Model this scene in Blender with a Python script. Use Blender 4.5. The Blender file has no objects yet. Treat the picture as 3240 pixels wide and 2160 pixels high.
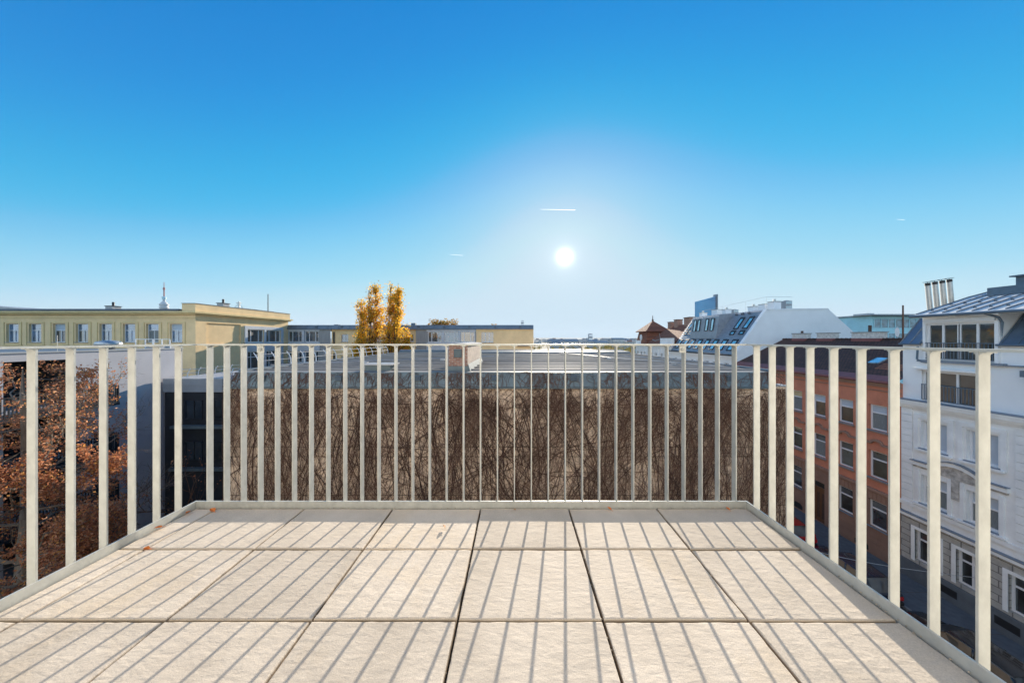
import bpy, math, random
import numpy as np
from mathutils import Vector as V
R = math.radians
C = bpy.context.scene.collection
SC = bpy.context.scene

# ------------------------------------------------------------------ camera
F = 930.0 / 3240.0
cam_d = bpy.data.cameras.new('camera'); cam = bpy.data.objects.new('camera', cam_d); C.objects.link(cam)
cam.location = (0, 0, 1.165); cam.rotation_euler = (R(90), 0, 0)
cam_d.sensor_width = 36; cam_d.lens = 36 * F
cam_d.shift_x = -13 / 3240; cam_d.shift_y = -7 / 3240
cam_d.clip_start = 0.05; cam_d.clip_end = 60000
SC.camera = cam
# ------------------------------------------------------------------ sky and sun
SUN_EL, SUN_AZ = R(15.4), R(9.4)          # azimuth from +Y towards +X
sun_dir = V((math.sin(SUN_AZ) * math.cos(SUN_EL), math.cos(SUN_AZ) * math.cos(SUN_EL), math.sin(SUN_EL)))
SKY_STRENGTH, SUN_STRENGTH, EXPOSURE = 0.1, 5.0, 1.08
w = bpy.data.worlds.new('World'); SC.world = w; w.use_nodes = True
nt = w.node_tree; N = nt.nodes; L = nt.links
bg = N['Background']; bg.inputs[1].default_value = SKY_STRENGTH
sky = N.new('ShaderNodeTexSky'); sky.sky_type = 'NISHITA'; sky.sun_disc = False
sky.sun_elevation = SUN_EL; sky.sun_rotation = SUN_AZ
sky.altitude = 200; sky.air_density = 1.0; sky.dust_density = 0.2; sky.ozone_density = 4.0
# the camera's rendering of the clear sky: deeper blue overhead, no burnt-out aureole
KS = SKY_STRENGTH * 2 ** EXPOSURE
k0 = N.new('ShaderNodeVectorMath'); k0.operation = 'SCALE'; k0.inputs['Scale'].default_value = .1866; L.new(sky.outputs[0], k0.inputs[0])
cv = N.new('ShaderNodeRGBCurve'); L.new(k0.outputs[0], cv.inputs['Color'])
for ch, pts in enumerate((((0, 0), (.12, .006), (.212, .05), (.266, .15), (.323, .24), (.371, .30), (.45, .38), (.539, .475), (.75, .56), (1, .61)), ((0, 0), (.26, .255), (.386, .425), (.502, .53), (.597, .62), (.815, .725), (1, .78)), ((0, 0), (.515, .68), (.745, .81), (1, .90)))):
    c_ = cv.mapping.curves[ch]
    c_.points[0].location = pts[0]; c_.points[1].location = pts[-1]
    for p in pts[1:-1]: c_.points.new(*p)
cv.mapping.extend = 'HORIZONTAL'; cv.mapping.update()
hsv = N.new('ShaderNodeVectorMath'); hsv.operation = 'SCALE'; hsv.inputs['Scale'].default_value = 1 / KS; L.new(cv.outputs[0], hsv.inputs[0])
# aureole and disc of the sun itself, by direction in the sky
geo = N.new('ShaderNodeNewGeometry')
dot = N.new('ShaderNodeVectorMath'); dot.operation = 'DOT_PRODUCT'; dot.inputs[1].default_value = -sun_dir
L.new(geo.outputs['Incoming'], dot.inputs[0])
ac = N.new('ShaderNodeMath'); ac.operation = 'ARCCOSINE'; L.new(dot.outputs['Value'], ac.inputs[0])
def expo(scale, amp, power=1.0):
    a = N.new('ShaderNodeMath'); a.operation = 'DIVIDE'; a.inputs[1].default_value = scale; L.new(ac.outputs[0], a.inputs[0])
    p = N.new('ShaderNodeMath'); p.operation = 'POWER'; p.inputs[1].default_value = power; L.new(a.outputs[0], p.inputs[0])
    m = N.new('ShaderNodeMath'); m.operation = 'MULTIPLY'; m.inputs[1].default_value = -1; L.new(p.outputs[0], m.inputs[0])
    e = N.new('ShaderNodeMath'); e.operation = 'EXPONENT'; L.new(m.outputs[0], e.inputs[0])
    g = N.new('ShaderNodeMath'); g.operation = 'MULTIPLY'; g.inputs[1].default_value = amp; L.new(e.outputs[0], g.inputs[0])
    return g
g1 = expo(R(.42), 60); g2 = expo(R(3.2), 1.0)
ga = N.new('ShaderNodeMath'); ga.operation = 'ADD'; L.new(g1.outputs[0], ga.inputs[0]); L.new(g2.outputs[0], ga.inputs[1])
gc = N.new('ShaderNodeVectorMath'); gc.operation = 'SCALE'; gc.inputs[0].default_value = (1, .97, .9); L.new(ga.outputs[0], gc.inputs['Scale'])
add = N.new('ShaderNodeVectorMath'); add.operation = 'ADD'; L.new(hsv.outputs[0], add.inputs[0]); L.new(gc.outputs[0], add.inputs[1])
# pale fill glow added to the unseen sky behind the camera, brightening shaded facades
sxy = N.new('ShaderNodeVectorMath'); sxy.operation = 'DOT_PRODUCT'; sxy.inputs[1].default_value = (.6, .8, 0); L.new(geo.outputs['Incoming'], sxy.inputs[0])
vm = N.new('ShaderNodeMapRange'); vm.interpolation_type = 'SMOOTHSTEP'; vm.inputs['From Min'].default_value = .22; vm.inputs['From Max'].default_value = .8; vm.inputs['To Max'].default_value = .85 / KS; L.new(sxy.outputs['Value'], vm.inputs[0])
vc = N.new('ShaderNodeVectorMath'); vc.operation = 'SCALE'; vc.inputs[0].default_value = (.90, .93, .95); L.new(vm.outputs[0], vc.inputs['Scale'])
ad2 = N.new('ShaderNodeVectorMath'); ad2.operation = 'ADD'; L.new(add.outputs[0], ad2.inputs[0]); L.new(vc.outputs[0], ad2.inputs[1])
L.new(ad2.outputs[0], bg.inputs[0])
sd = bpy.data.lights.new('sun', 'SUN'); sd.energy = SUN_STRENGTH; sd.angle = R(0.5); sd.color = (1, .885, .73)
so = bpy.data.objects.new('sun', sd); C.objects.link(so); so.rotation_euler = (-sun_dir).to_track_quat('-Z', 'Y').to_euler()
SC.view_settings.view_transform = 'Standard'; SC.view_settings.look = 'None'; SC.view_settings.exposure = EXPOSURE; SC.view_settings.gamma = 1

# ------------------------------------------------------------------ materials
def mat(name, col, rough=.8, var=.15, scale=3.0, metal=0.0, bump=0.0, bscale=40.0, spec=.4, coat=0.0, stretch=(1, 1, 1), col2=None):
    m = bpy.data.materials.new(name); m.use_nodes = True; t = m.node_tree; n = t.nodes; l = t.links; b = n['Principled BSDF']
    b.inputs['Roughness'].default_value = rough; b.inputs['Metallic'].default_value = metal
    b.inputs['Specular IOR Level'].default_value = spec; b.inputs['Coat Weight'].default_value = coat
    tc = n.new('ShaderNodeTexCoord'); mp = n.new('ShaderNodeMapping'); mp.inputs['Scale'].default_value = stretch; l.new(tc.outputs['Object'], mp.inputs[0])
    nz = n.new('ShaderNodeTexNoise'); nz.inputs['Scale'].default_value = scale; nz.inputs['Detail'].default_value = 7; nz.inputs['Roughness'].default_value = .62
    l.new(mp.outputs[0], nz.inputs[0])
    rp = n.new('ShaderNodeValToRGB'); rp.color_ramp.elements[0].position = .3; rp.color_ramp.elements[1].position = .7
    c2 = col2 or tuple(min(1, c * (1 + var)) for c in col)
    rp.color_ramp.elements[0].color = tuple(c * (1 - var) for c in col) + (1,); rp.color_ramp.elements[1].color = tuple(c2) + (1,)
    l.new(nz.outputs[0], rp.inputs[0]); l.new(rp.outputs[0], b.inputs['Base Color'])
    if bump:
        nb = n.new('ShaderNodeTexNoise'); nb.inputs['Scale'].default_value = bscale; nb.inputs['Detail'].default_value = 5; l.new(mp.outputs[0], nb.inputs[0])
        bp = n.new('ShaderNodeBump'); bp.inputs['Strength'].default_value = bump; bp.inputs['Distance'].default_value = .02
        l.new(nb.outputs[0], bp.inputs['Height']); l.new(bp.outputs[0], b.inputs['Normal'])
    return m
def glass(name, col, refl=.35, rough=.03):
    m = bpy.data.materials.new(name); m.use_nodes = True; t = m.node_tree; n = t.nodes; l = t.links
    b = n['Principled BSDF']; b.inputs['Roughness'].default_value = .5
    tc = n.new('ShaderNodeTexCoord'); nz = n.new('ShaderNodeTexNoise'); nz.inputs['Scale'].default_value = 1.3; l.new(tc.outputs['Object'], nz.inputs[0])
    rp = n.new('ShaderNodeValToRGB'); rp.color_ramp.elements[0].position = .4; rp.color_ramp.elements[1].position = .65
    rp.color_ramp.elements[0].color = tuple(c * .5 for c in col) + (1,); rp.color_ramp.elements[1].color = tuple(c * 1.5 for c in col) + (1,)
    l.new(nz.outputs[0], rp.inputs[0]); l.new(rp.outputs[0], b.inputs['Base Color'])
    g = n.new('ShaderNodeBsdfGlossy'); g.inputs['Roughness'].default_value = rough; g.inputs['Color'].default_value = (.9, .95, 1, 1)
    nb = n.new('ShaderNodeTexNoise'); nb.inputs['Scale'].default_value = .9; l.new(tc.outputs['Object'], nb.inputs[0])
    bp = n.new('ShaderNodeBump'); bp.inputs['Strength'].default_value = .02; bp.inputs['Distance'].default_value = .03; l.new(nb.outputs[0], bp.inputs['Height']); l.new(bp.outputs[0], g.inputs['Normal'])
    mx = n.new('ShaderNodeMixShader'); mx.inputs[0].default_value = refl
    l.new(b.outputs[0], mx.inputs[1]); l.new(g.outputs[0], mx.inputs[2]); l.new(mx.outputs[0], n['Material Output'].inputs[0])
    return m
def leafmat(name, cols, trans=.5):
    m = bpy.data.materials.new(name); m.use_nodes = True; t = m.node_tree; n = t.nodes; l = t.links; n.remove(n['Principled BSDF'])
    ge = n.new('ShaderNodeNewGeometry'); rp = n.new('ShaderNodeValToRGB'); rp.color_ramp.interpolation = 'CONSTANT'
    while len(rp.color_ramp.elements) < len(cols): rp.color_ramp.elements.new(.5)
    for i, c in enumerate(cols): rp.color_ramp.elements[i].position = i / len(cols); rp.color_ramp.elements[i].color = c + (1,)
    l.new(ge.outputs['Random Per Island'], rp.inputs[0])
    d = n.new('ShaderNodeBsdfDiffuse'); tr = n.new('ShaderNodeBsdfTranslucent'); mx = n.new('ShaderNodeMixShader'); mx.inputs[0].default_value = trans
    l.new(rp.outputs[0], d.inputs[0]); l.new(rp.outputs[0], tr.inputs[0]); l.new(d.outputs[0], mx.inputs[1]); l.new(tr.outputs[0], mx.inputs[2]); l.new(mx.outputs[0], n['Material Output'].inputs[0])
    return m
def brickmat(name, c1, c2, mortar, bw, bh, ms, rough=.85, bump=.4, axis='xz', var=True, slope=None):
    """bricks / blocks / roof tiles on axis-aligned faces: u = x + y, v = z"""
    m = bpy.data.materials.new(name); m.use_nodes = True; t = m.node_tree; n = t.nodes; l = t.links; b = n['Principled BSDF']; b.inputs['Roughness'].default_value = rough
    tc = n.new('ShaderNodeTexCoord'); sp = n.new('ShaderNodeSeparateXYZ'); l.new(tc.outputs['Object'], sp.inputs[0])
    cb = n.new('ShaderNodeCombineXYZ')
    if axis == 'xz':
        ad = n.new('ShaderNodeMath'); ad.operation = 'ADD'; l.new(sp.outputs[0], ad.inputs[0]); l.new(sp.outputs[1], ad.inputs[1]); l.new(ad.outputs[0], cb.inputs[0])
    else: l.new(sp.outputs[1], cb.inputs[0])
    if slope:
        mu = n.new('ShaderNodeMath'); mu.operation = 'MULTIPLY'; mu.inputs[1].default_value = slope; l.new(sp.outputs[2], mu.inputs[0]); l.new(mu.outputs[0], cb.inputs[1])
    else: l.new(sp.outputs[2], cb.inputs[1])
    br = n.new('ShaderNodeTexBrick'); br.inputs['Scale'].default_value = 1; br.inputs['Brick Width'].default_value = bw; br.inputs['Row Height'].default_value = bh
    br.inputs['Mortar Size'].default_value = ms; br.inputs['Color1'].default_value = c1 + (1,); br.inputs['Color2'].default_value = c2 + (1,); br.inputs['Mortar'].default_value = mortar + (1,)
    l.new(cb.outputs[0], br.inputs[0])
    nz = n.new('ShaderNodeTexNoise'); nz.inputs['Scale'].default_value = 1.7; nz.inputs['Detail'].default_value = 8; nz.inputs['Roughness'].default_value = .7; l.new(tc.outputs['Object'], nz.inputs[0])
    mr = n.new('ShaderNodeMapRange'); mr.inputs['From Min'].default_value = .3; mr.inputs['From Max'].default_value = .7; mr.inputs['To Min'].default_value = .75; mr.inputs['To Max'].default_value = 1.2; l.new(nz.outputs[0], mr.inputs[0])
    sc = n.new('ShaderNodeVectorMath'); sc.operation = 'SCALE'; l.new(br.outputs[0], sc.inputs[0]); l.new(mr.outputs[0], sc.inputs['Scale']); l.new(sc.outputs[0], b.inputs['Base Color'])
    n2 = n.new('ShaderNodeTexNoise'); n2.inputs['Scale'].default_value = 18; l.new(tc.outputs['Object'], n2.inputs[0])
    sb = n.new('ShaderNodeMath'); sb.operation = 'SUBTRACT'; l.new(n2.outputs[0], sb.inputs[0]); l.new(br.outputs['Fac'], sb.inputs[1])
    bp = n.new('ShaderNodeBump'); bp.inputs['Strength'].default_value = bump; bp.inputs['Distance'].default_value = .03; l.new(sb.outputs[0], bp.inputs['Height']); l.new(bp.outputs[0], b.inputs['Normal'])
    return m
def slabmat():
    m = bpy.data.materials.new('concrete_slab'); m.use_nodes = True; t = m.node_tree; n = t.nodes; l = t.links; b = n['Principled BSDF']; b.inputs['Roughness'].default_value = .85; b.inputs['Specular IOR Level'].default_value = .25
    tc = n.new('ShaderNodeTexCoord'); oi = n.new('ShaderNodeObjectInfo')
    off = n.new('ShaderNodeVectorMath'); off.operation = 'SCALE'; off.inputs[0].default_value = (17, 31, 5); l.new(oi.outputs['Random'], off.inputs['Scale'])
    pos = n.new('ShaderNodeVectorMath'); pos.operation = 'ADD'; l.new(tc.outputs['Object'], pos.inputs[0]); l.new(off.outputs[0], pos.inputs[1])
    def noise(scale, rot=0, st=(1, 1, 1), det=6, ro=.6, dist=0):
        mp = n.new('ShaderNodeMapping'); mp.inputs['Rotation'].default_value = (0, 0, R(rot)); mp.inputs['Scale'].default_value = st; l.new(pos.outputs[0], mp.inputs[0])
        z = n.new('ShaderNodeTexNoise'); z.inputs['Scale'].default_value = scale; z.inputs['Detail'].default_value = det; z.inputs['Roughness'].default_value = ro; z.inputs['Distortion'].default_value = dist; l.new(mp.outputs[0], z.inputs[0]); return z
    c = noise(3.5); rp = n.new('ShaderNodeValToRGB'); rp.color_ramp.elements[0].position = .3; rp.color_ramp.elements[1].position = .75
    rp.color_ramp.elements[0].color = (.47, .41, .335, 1); rp.color_ramp.elements[1].color = (.61, .54, .45, 1); l.new(c.outputs[0], rp.inputs[0])
    # grime: ochre towards a few spots, grey speckle, dirty flanks (below the top face)
    gk = noise(1.3, det=8, ro=.7); gr = n.new('ShaderNodeMapRange'); gr.inputs['From Min'].default_value = .52; gr.inputs['From Max'].default_value = .72; l.new(gk.outputs[0], gr.inputs[0])
    mx = n.new('ShaderNodeMix'); mx.data_type = 'RGBA'; mx.inputs['B'].default_value = (.50, .39, .25, 1); 
    gm = n.new('ShaderNodeMath'); gm.operation = 'MULTIPLY'; gm.inputs[1].default_value = .55; l.new(gr.outputs[0], gm.inputs[0]); l.new(gm.outputs[0], mx.inputs['Factor']); l.new(rp.outputs[0], mx.inputs['A'])
    sp = n.new('ShaderNodeTexNoise'); sp.inputs['Scale'].default_value = 260; sp.inputs['Detail'].default_value = 2; l.new(pos.outputs[0], sp.inputs[0])
    sr = n.new('ShaderNodeMapRange'); sr.inputs['From Min'].default_value = .3; sr.inputs['From Max'].default_value = .7; sr.inputs['To Min'].default_value = .86; sr.inputs['To Max'].default_value = 1.12; l.new(sp.outputs[0], sr.inputs[0])
    rv = n.new('ShaderNodeMapRange'); rv.inputs['To Min'].default_value = .88; rv.inputs['To Max'].default_value = 1.06; l.new(oi.outputs['Random'], rv.inputs[0])
    mm = n.new('ShaderNodeMath'); mm.operation = 'MULTIPLY'; l.new(sr.outputs[0], mm.inputs[0]); l.new(rv.outputs[0], mm.inputs[1])
    vs = n.new('ShaderNodeVectorMath'); vs.operation = 'SCALE'; l.new(mx.outputs['Result'], vs.inputs[0]); l.new(mm.outputs[0], vs.inputs['Scale'])
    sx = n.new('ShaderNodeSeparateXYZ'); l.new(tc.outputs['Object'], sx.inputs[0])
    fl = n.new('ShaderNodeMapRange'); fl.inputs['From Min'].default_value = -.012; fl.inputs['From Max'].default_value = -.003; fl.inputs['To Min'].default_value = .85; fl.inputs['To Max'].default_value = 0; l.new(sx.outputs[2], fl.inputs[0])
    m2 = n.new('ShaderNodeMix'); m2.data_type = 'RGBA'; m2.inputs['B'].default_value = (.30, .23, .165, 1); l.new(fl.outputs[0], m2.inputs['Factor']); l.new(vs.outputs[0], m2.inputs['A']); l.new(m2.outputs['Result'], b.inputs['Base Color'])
    # cleft slate relief running diagonally
    n0 = noise(6.5, 42, (1, 2.7, 1), 4, .5, .3); a2 = noise(110, 0, (1, 1, 1), 3, .5); a3 = noise(17, 42, (1, 2.5, 1), 6, .55, .3)
    rg = n.new('ShaderNodeMath'); rg.operation = 'SUBTRACT'; rg.inputs[1].default_value = .5; l.new(n0.outputs[0], rg.inputs[0])
    a1 = n.new('ShaderNodeMath'); a1.operation = 'ABSOLUTE'; l.new(rg.outputs[0], a1.inputs[0])
    s1 = n.new('ShaderNodeMath'); s1.operation = 'MULTIPLY_ADD'; s1.inputs[1].default_value = .10; l.new(a2.outputs[0], s1.inputs[0]); l.new(a1.outputs[0], s1.inputs[2])
    s2 = n.new('ShaderNodeMath'); s2.operation = 'MULTIPLY_ADD'; s2.inputs[1].default_value = .8; l.new(a3.outputs[0], s2.inputs[0]); l.new(s1.outputs[0], s2.inputs[2])
    bp = n.new('ShaderNodeBump'); bp.inputs['Strength'].default_value = .6; bp.inputs['Distance'].default_value = .0062; l.new(s2.outputs[0], bp.inputs['Height']); l.new(bp.outputs[0], b.inputs['Normal'])
    return m
M = dict(
    slab=slabmat(),
    gravel=mat('gravel_bed', (.10, .085, .07), .95, .5, 60, bump=.8, bscale=120),
    zinc=mat('galvanised_steel', (.49, .50, .475), .42, .13, 18, metal=.25, bump=.05, bscale=120, stretch=(1, 1, .7)),
    weld=mat('weld_bead', (.40, .41, .40), .5, .2, 60, metal=.5),
    host=mat('host_render', (.66, .64, .60), .9, .05, 2),
    beige=mat('beige_render', (.70, .52, .37), .92, .14, 1.6, bump=.3, bscale=30),
    joint=mat('shadow_gap', (.10, .08, .06), .9),
    skirt=mat('zinc_skirt', (.145, .185, .195), .55, .15, 3, metal=.2),
    skirt_dark=mat('zinc_seam', (.10, .125, .13), .6),
    rib=mat('ribbed_roof_metal', (.25, .24, .225), .75, .25, 1.2, spec=.08, stretch=(.4, 2, 1)), curvezinc=mat('pale_zinc', (.62, .62, .60), .6, .1, 2, spec=.3),
    bluemetal=mat('blue_grey_flashing', (.13, .175, .22), .5, .15, 2, metal=.3),
    vine=mat('vine_stem_wood', (.09, .047, .032), .9, .4, 2.0), vinemid=mat('vine_branch_wood', (.165, .09, .058), .9, .4, 2.0), vinetwig=mat('vine_twig_wood', (.23, .14, .095), .9, .4, 2.0),
    vinered=mat('vine_young_wood', (.13, .068, .048), .9, .3, 2.0),
    brick=brickmat('red_brick', (.30, .12, .075), (.40, .19, .12), (.42, .37, .32), .25, .083, .012),
    brickpale=mat('pale_brick', (.52, .40, .31), .9, .25, 6, bump=.4, bscale=25),
    limed=mat('flaking_limewash', (.62, .60, .56), .9, .3, 5, bump=.5, bscale=12), cap=mat('concrete_cap', (.45, .44, .42), .85, .2, 4),
    yellow=mat('ochre_render', (.84, .615, .34), .92, .10, .9, bump=.15, bscale=20),
    yellowd=mat('ochre_trim', (.74, .58, .30), .92, .12, 1.2),
    conc=mat('board_marked_concrete', (.33, .33, .325), .9, .18, 1.2, bump=.3, bscale=8, stretch=(4, 4, .4)),
    concw=mat('painted_concrete', (.55, .58, .62), .85, .08, 1.5),
    slate=mat('slate_edge', (.10, .13, .165), .6, .2, 3),
    lav=mat('grey_white_render', (.50, .49, .51), .92, .06, .7, bump=.1, bscale=30),
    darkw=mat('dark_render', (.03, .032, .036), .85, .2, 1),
    darkmetal=mat('anthracite_metal', (.035, .04, .048), .5, .2, 4, metal=.3),
    paleband=mat('pale_parapet_metal', (.42, .43, .44), .5, .12, 1.5, metal=.25),
    red=mat('red_brown_render', (.54, .205, .125), .92, .15, 1.3, bump=.2, bscale=25),
    brown=mat('brown_render', (.27, .16, .115), .92, .15, 1.3, bump=.2, bscale=25),
    browntrim=mat('brown_trim', (.30, .18, .13), .9, .15, 2),
    rooftile=brickmat('dark_red_roof_tile', (.085, .038, .028), (.125, .055, .038), (.03, .017, .014), .22, .17, .02, axis='yz', slope=2.0, bump=.8),
    rooftile2=brickmat('red_roof_tile', (.24, .085, .045), (.30, .12, .065), (.12, .045, .03), .3, .25, .02, axis='yz', slope=1.6, bump=.6),
    guttered=mat('red_gutter', (.22, .075, .07), .5, .15, 3),
    white=mat('white_render', (.83, .84, .84), .9, .05, .8, bump=.08, bscale=30),
    cream=mat('old_white_render', (.80, .80, .78), .9, .12, 1.1, bump=.25, bscale=12),
    stain=mat('weathered_stucco', (.44, .41, .37), .95, .45, 5, bump=.7, bscale=14),
    rust=brickmat('vermiculated_blocks', (.40, .38, .345), (.47, .45, .41), (.20, .19, .175), .82, .36, .022, bump=1.0),
    plinth=mat('grey_plinth', (.12, .135, .15), .85, .15, 2),
    frame=mat('white_window_frame', (.74, .75, .76), .5, .04, 3),
    frameb=mat('grey_window_frame', (.48, .53, .60), .5, .05, 3),
    sill=mat('zinc_sill', (.22, .26, .31), .5, .1, 3, metal=.3),
    pane=glass('window_glass', (.045, .06, .075), .2),
    panesky=glass('skylight_glass', (.28, .42, .52), .5), panehi=glass('bright_glass', (.05, .13, .25), .22),
    panedark=glass('dark_glass', (.02, .024, .024), .13),
    curtain=mat('net_curtain', (.20, .22, .22), .9, .3, 9, stretch=(1, 6, .3)),
    blind=mat('roller_blind', (.46, .52, .58), .8, .05, 2),
    amber=mat('cream_blind', (.55, .45, .26), .8, .1, 2),
    mansard=mat('mansard_shingle', (.30, .325, .36), .5, .18, 3, metal=.35, bump=.4, bscale=9),
    bluezinc=mat('blue_zinc_roof', (.12, .175, .245), .42, .15, 1.5, metal=.4),
    steel=mat('flue_steel', (.50, .50, .49), .35, .1, 5, metal=.7),
    black=mat('black_metal', (.02, .02, .022), .5),
    rustiron=mat('rusty_iron', (.09, .05, .035), .8, .3, 9),
    teal=mat('teal_cladding', (.45, .74, .80), .5, .1, 1),
    tealglass=glass('teal_glass', (.10, .20, .26), .15),
    towerglass=mat('tower_glass', (.05, .28, .50), .7, .1, .02, spec=.05), towerband=mat('tower_band', (.12, .46, .70), .7, .1, .02, spec=.05),
    asphalt=mat('asphalt', (.052, .054, .058), .9, .2, 4, bump=.3, bscale=60),
    pave=mat('pavement_asphalt', (.10, .108, .118), .9, .2, 3, bump=.2, bscale=40),
    kerb=mat('granite_kerb', (.22, .22, .22), .85, .2, 6),
    soil=mat('courtyard_ground', (.05, .055, .035), .95, .4, .4, bump=.5, bscale=8),
    farland=mat('far_land', (.085, .095, .055), .95, .5, .01),
    hill=mat('wooded_hill', (.06, .08, .05), .95, .3, .004),
    bark=mat('grey_bark', (.16, .13, .10), .95, .3, 6, bump=.6, bscale=30, stretch=(1, 1, .3)),
    barkd=mat('dark_bark', (.06, .045, .035), .95, .3, 6),
    wood=mat('oak_door', (.15, .07, .03), .5, .2, 6, stretch=(6, 6, .6)),
    tyre=mat('tyre_rubber', (.02, .02, .02), .8), rim=mat('alloy_rim', (.4, .4, .42), .3, metal=.8),
    carred=mat('red_car_paint', (.35, .012, .012), .25, .03, 5, coat=.6), carblue=mat('dark_blue_car_paint', (.02, .028, .045), .25, .03, 5, coat=.6), carblack=mat('black_car_paint', (.012, .012, .014), .25, .03, 5, coat=.6),
    lamp_red=mat('tail_lamp_red', (.5, .02, .02), .2, coat=.5), lamp_white=mat('headlamp_clear', (.6, .62, .65), .15, coat=.5), plate=mat('plate_white', (.6, .6, .58), .4),
    leafbrown=leafmat('copper_leaves', [(.48, .20, .105), (.56, .27, .15), (.38, .15, .075), (.60, .33, .20), (.26, .11, .06), (.50, .21, .11), (.58, .29, .10)], .5),
    leafgold=leafmat('golden_leaves', [(.84, .49, .04), (.78, .34, .025), (.55, .38, .05), (.88, .56, .06), (.42, .34, .06), (.80, .43, .04)], .62),
    leafochre=leafmat('ochre_leaves', [(.40, .22, .05), (.30, .19, .05), (.22, .17, .045), (.36, .18, .04)], .5),
    leafgreen=leafmat('yellow_green_leaves', [(.12, .15, .035), (.20, .19, .04), (.30, .22, .04), (.08, .11, .03), (.33, .19, .03)], .4),
    drygold=mat('dry_leaf', (.55, .16, .03), .7, .2, 40), drytan=mat('tan_dry_leaf', (.45, .25, .12), .7, .2, 40),
    trail=None,
    awn=mat('red_awning_cloth', (.32, .04, .02), .8), tarp=mat('white_tarp', (.65, .68, .74), .7, .1, 3),
    farwall=mat('far_wall', (.50, .48, .45), .9, .2, .05), farwall2=mat('far_wall_grey', (.33, .34, .36), .9, .2, .05),
    farroof=mat('far_roof_red', (.30, .18, .15), .9, .3, .05), farroof2=mat('far_roof_grey', (.22, .24, .27), .7, .3, .05), farglass=glass('far_glass', (.08, .14, .2), .4),
    towerwhite=mat('tower_concrete', (.60, .60, .60), .8, .1, .1), towerred=mat('mast_red', (.4, .08, .06), .7),
)
m = bpy.data.materials.new('ice_trail'); m.use_nodes = True; n = m.node_tree.nodes; l = m.node_tree.links; n.remove(n['Principled BSDF'])
tr = n.new('ShaderNodeBsdfTranslucent'); tr.inputs[0].default_value = (.95, .95, .95, 1); tp = n.new('ShaderNodeBsdfTransparent'); mx = n.new('ShaderNodeMixShader'); mx.inputs[0].default_value = .55
l.new(tr.outputs[0], mx.inputs[1]); l.new(tp.outputs[0], mx.inputs[2]); l.new(mx.outputs[0], n['Material Output'].inputs[0]); M['trail'] = m
# ------------------------------------------------------------------ mesh helpers
class MB:
    def __init__(s): s.v = []; s.f = []; s.m = []
    def poly(s, pts, mi=0):
        k = len(s.v); s.v += [tuple(p) for p in pts]; s.f.append(tuple(range(k, k + len(pts)))); s.m.append(mi)
    def hexa(s, p, mi=0):                       # 8 corners, 4 lower + 4 upper in the same order
        k = len(s.v); s.v += [tuple(q) for q in p]
        for f in ((3, 2, 1, 0), (4, 5, 6, 7), (0, 1, 5, 4), (1, 2, 6, 5), (2, 3, 7, 6), (3, 0, 4, 7)): s.f.append(tuple(k + i for i in f)); s.m.append(mi)
    def box(s, x0, x1, y0, y1, z0, z1, mi=0):
        s.hexa([(x0, y0, z0), (x1, y0, z0), (x1, y1, z0), (x0, y1, z0), (x0, y0, z1), (x1, y0, z1), (x1, y1, z1), (x0, y1, z1)], mi)
    def prism(s, ring, off, mi=0):              # closed ring extruded by a vector
        n = len(ring); k = len(s.v); o = V(off)
        s.v += [tuple(p) for p in ring] + [tuple(V(p) + o) for p in ring]
        s.f.append(tuple(range(k, k + n))); s.f.append(tuple(range(k + 2 * n - 1, k + n - 1, -1))); s.m += [mi, mi]
        for i in range(n): j = (i + 1) % n; s.f.append((k + i, k + j, k + n + j, k + n + i)); s.m.append(mi)
    def tube(s, path, r0, r1=None, sides=6, cap=True, mi=0):
        r1 = r0 if r1 is None else r1; n = len(path); k = len(s.v); path = [V(p) for p in path]
        ref = None
        for i, p in enumerate(path):
            d = (path[min(i + 1, n - 1)] - path[max(i - 1, 0)]).normalized()
            if ref is None: ref = V((0, 0, 1)) if abs(d.z) < .9 else V((1, 0, 0))
            a = d.cross(ref).normalized(); b = d.cross(a); r = r0 + (r1 - r0) * i / max(1, n - 1)
            for q in range(sides): t = 2 * math.pi * q / sides; s.v.append(tuple(p + a * (r * math.cos(t)) + b * (r * math.sin(t))))
        for i in range(n - 1):
            for q in range(sides): e = (q + 1) % sides; s.f.append((k + i * sides + q, k + i * sides + e, k + (i + 1) * sides + e, k + (i + 1) * sides + q)); s.m.append(mi)
        if cap: s.f.append(tuple(range(k + sides - 1, k - 1, -1))); s.f.append(tuple(k + (n - 1) * sides + q for q in range(sides))); s.m += [mi, mi]
    def lathe(s, prof, cx, cy, sides=16, mi=0):
        k = len(s.v); n = len(prof)
        for (r, z) in prof:
            for q in range(sides): t = 2 * math.pi * q / sides; s.v.append((cx + r * math.cos(t), cy + r * math.sin(t), z))
        for i in range(n - 1):
            for q in range(sides): e = (q + 1) % sides; s.f.append((k + i * sides + q, k + i * sides + e, k + (i + 1) * sides + e, k + (i + 1) * sides + q)); s.m.append(mi)
        s.f.append(tuple(range(k + sides - 1, k - 1, -1))); s.f.append(tuple(k + (n - 1) * sides + q for q in range(sides))); s.m += [mi, mi]
    def build(s, name, mats, parent=None, smooth=False, loc=None):
        me = bpy.data.meshes.new(name); me.from_pydata(s.v, [], s.f)
        if not isinstance(mats, (list, tuple)): mats = [mats]
        for m in mats: me.materials.append(m)
        if len(mats) > 1: me.polygons.foreach_set('material_index', s.m)
        if smooth: me.polygons.foreach_set('use_smooth', [True] * len(s.f))
        me.update(); o = bpy.data.objects.new(name, me); C.objects.link(o)
        if parent is not None:
            o.parent = parent; o.matrix_parent_inverse = parent_inv(parent)
        if loc is not None: o.location = loc
        return o
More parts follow.
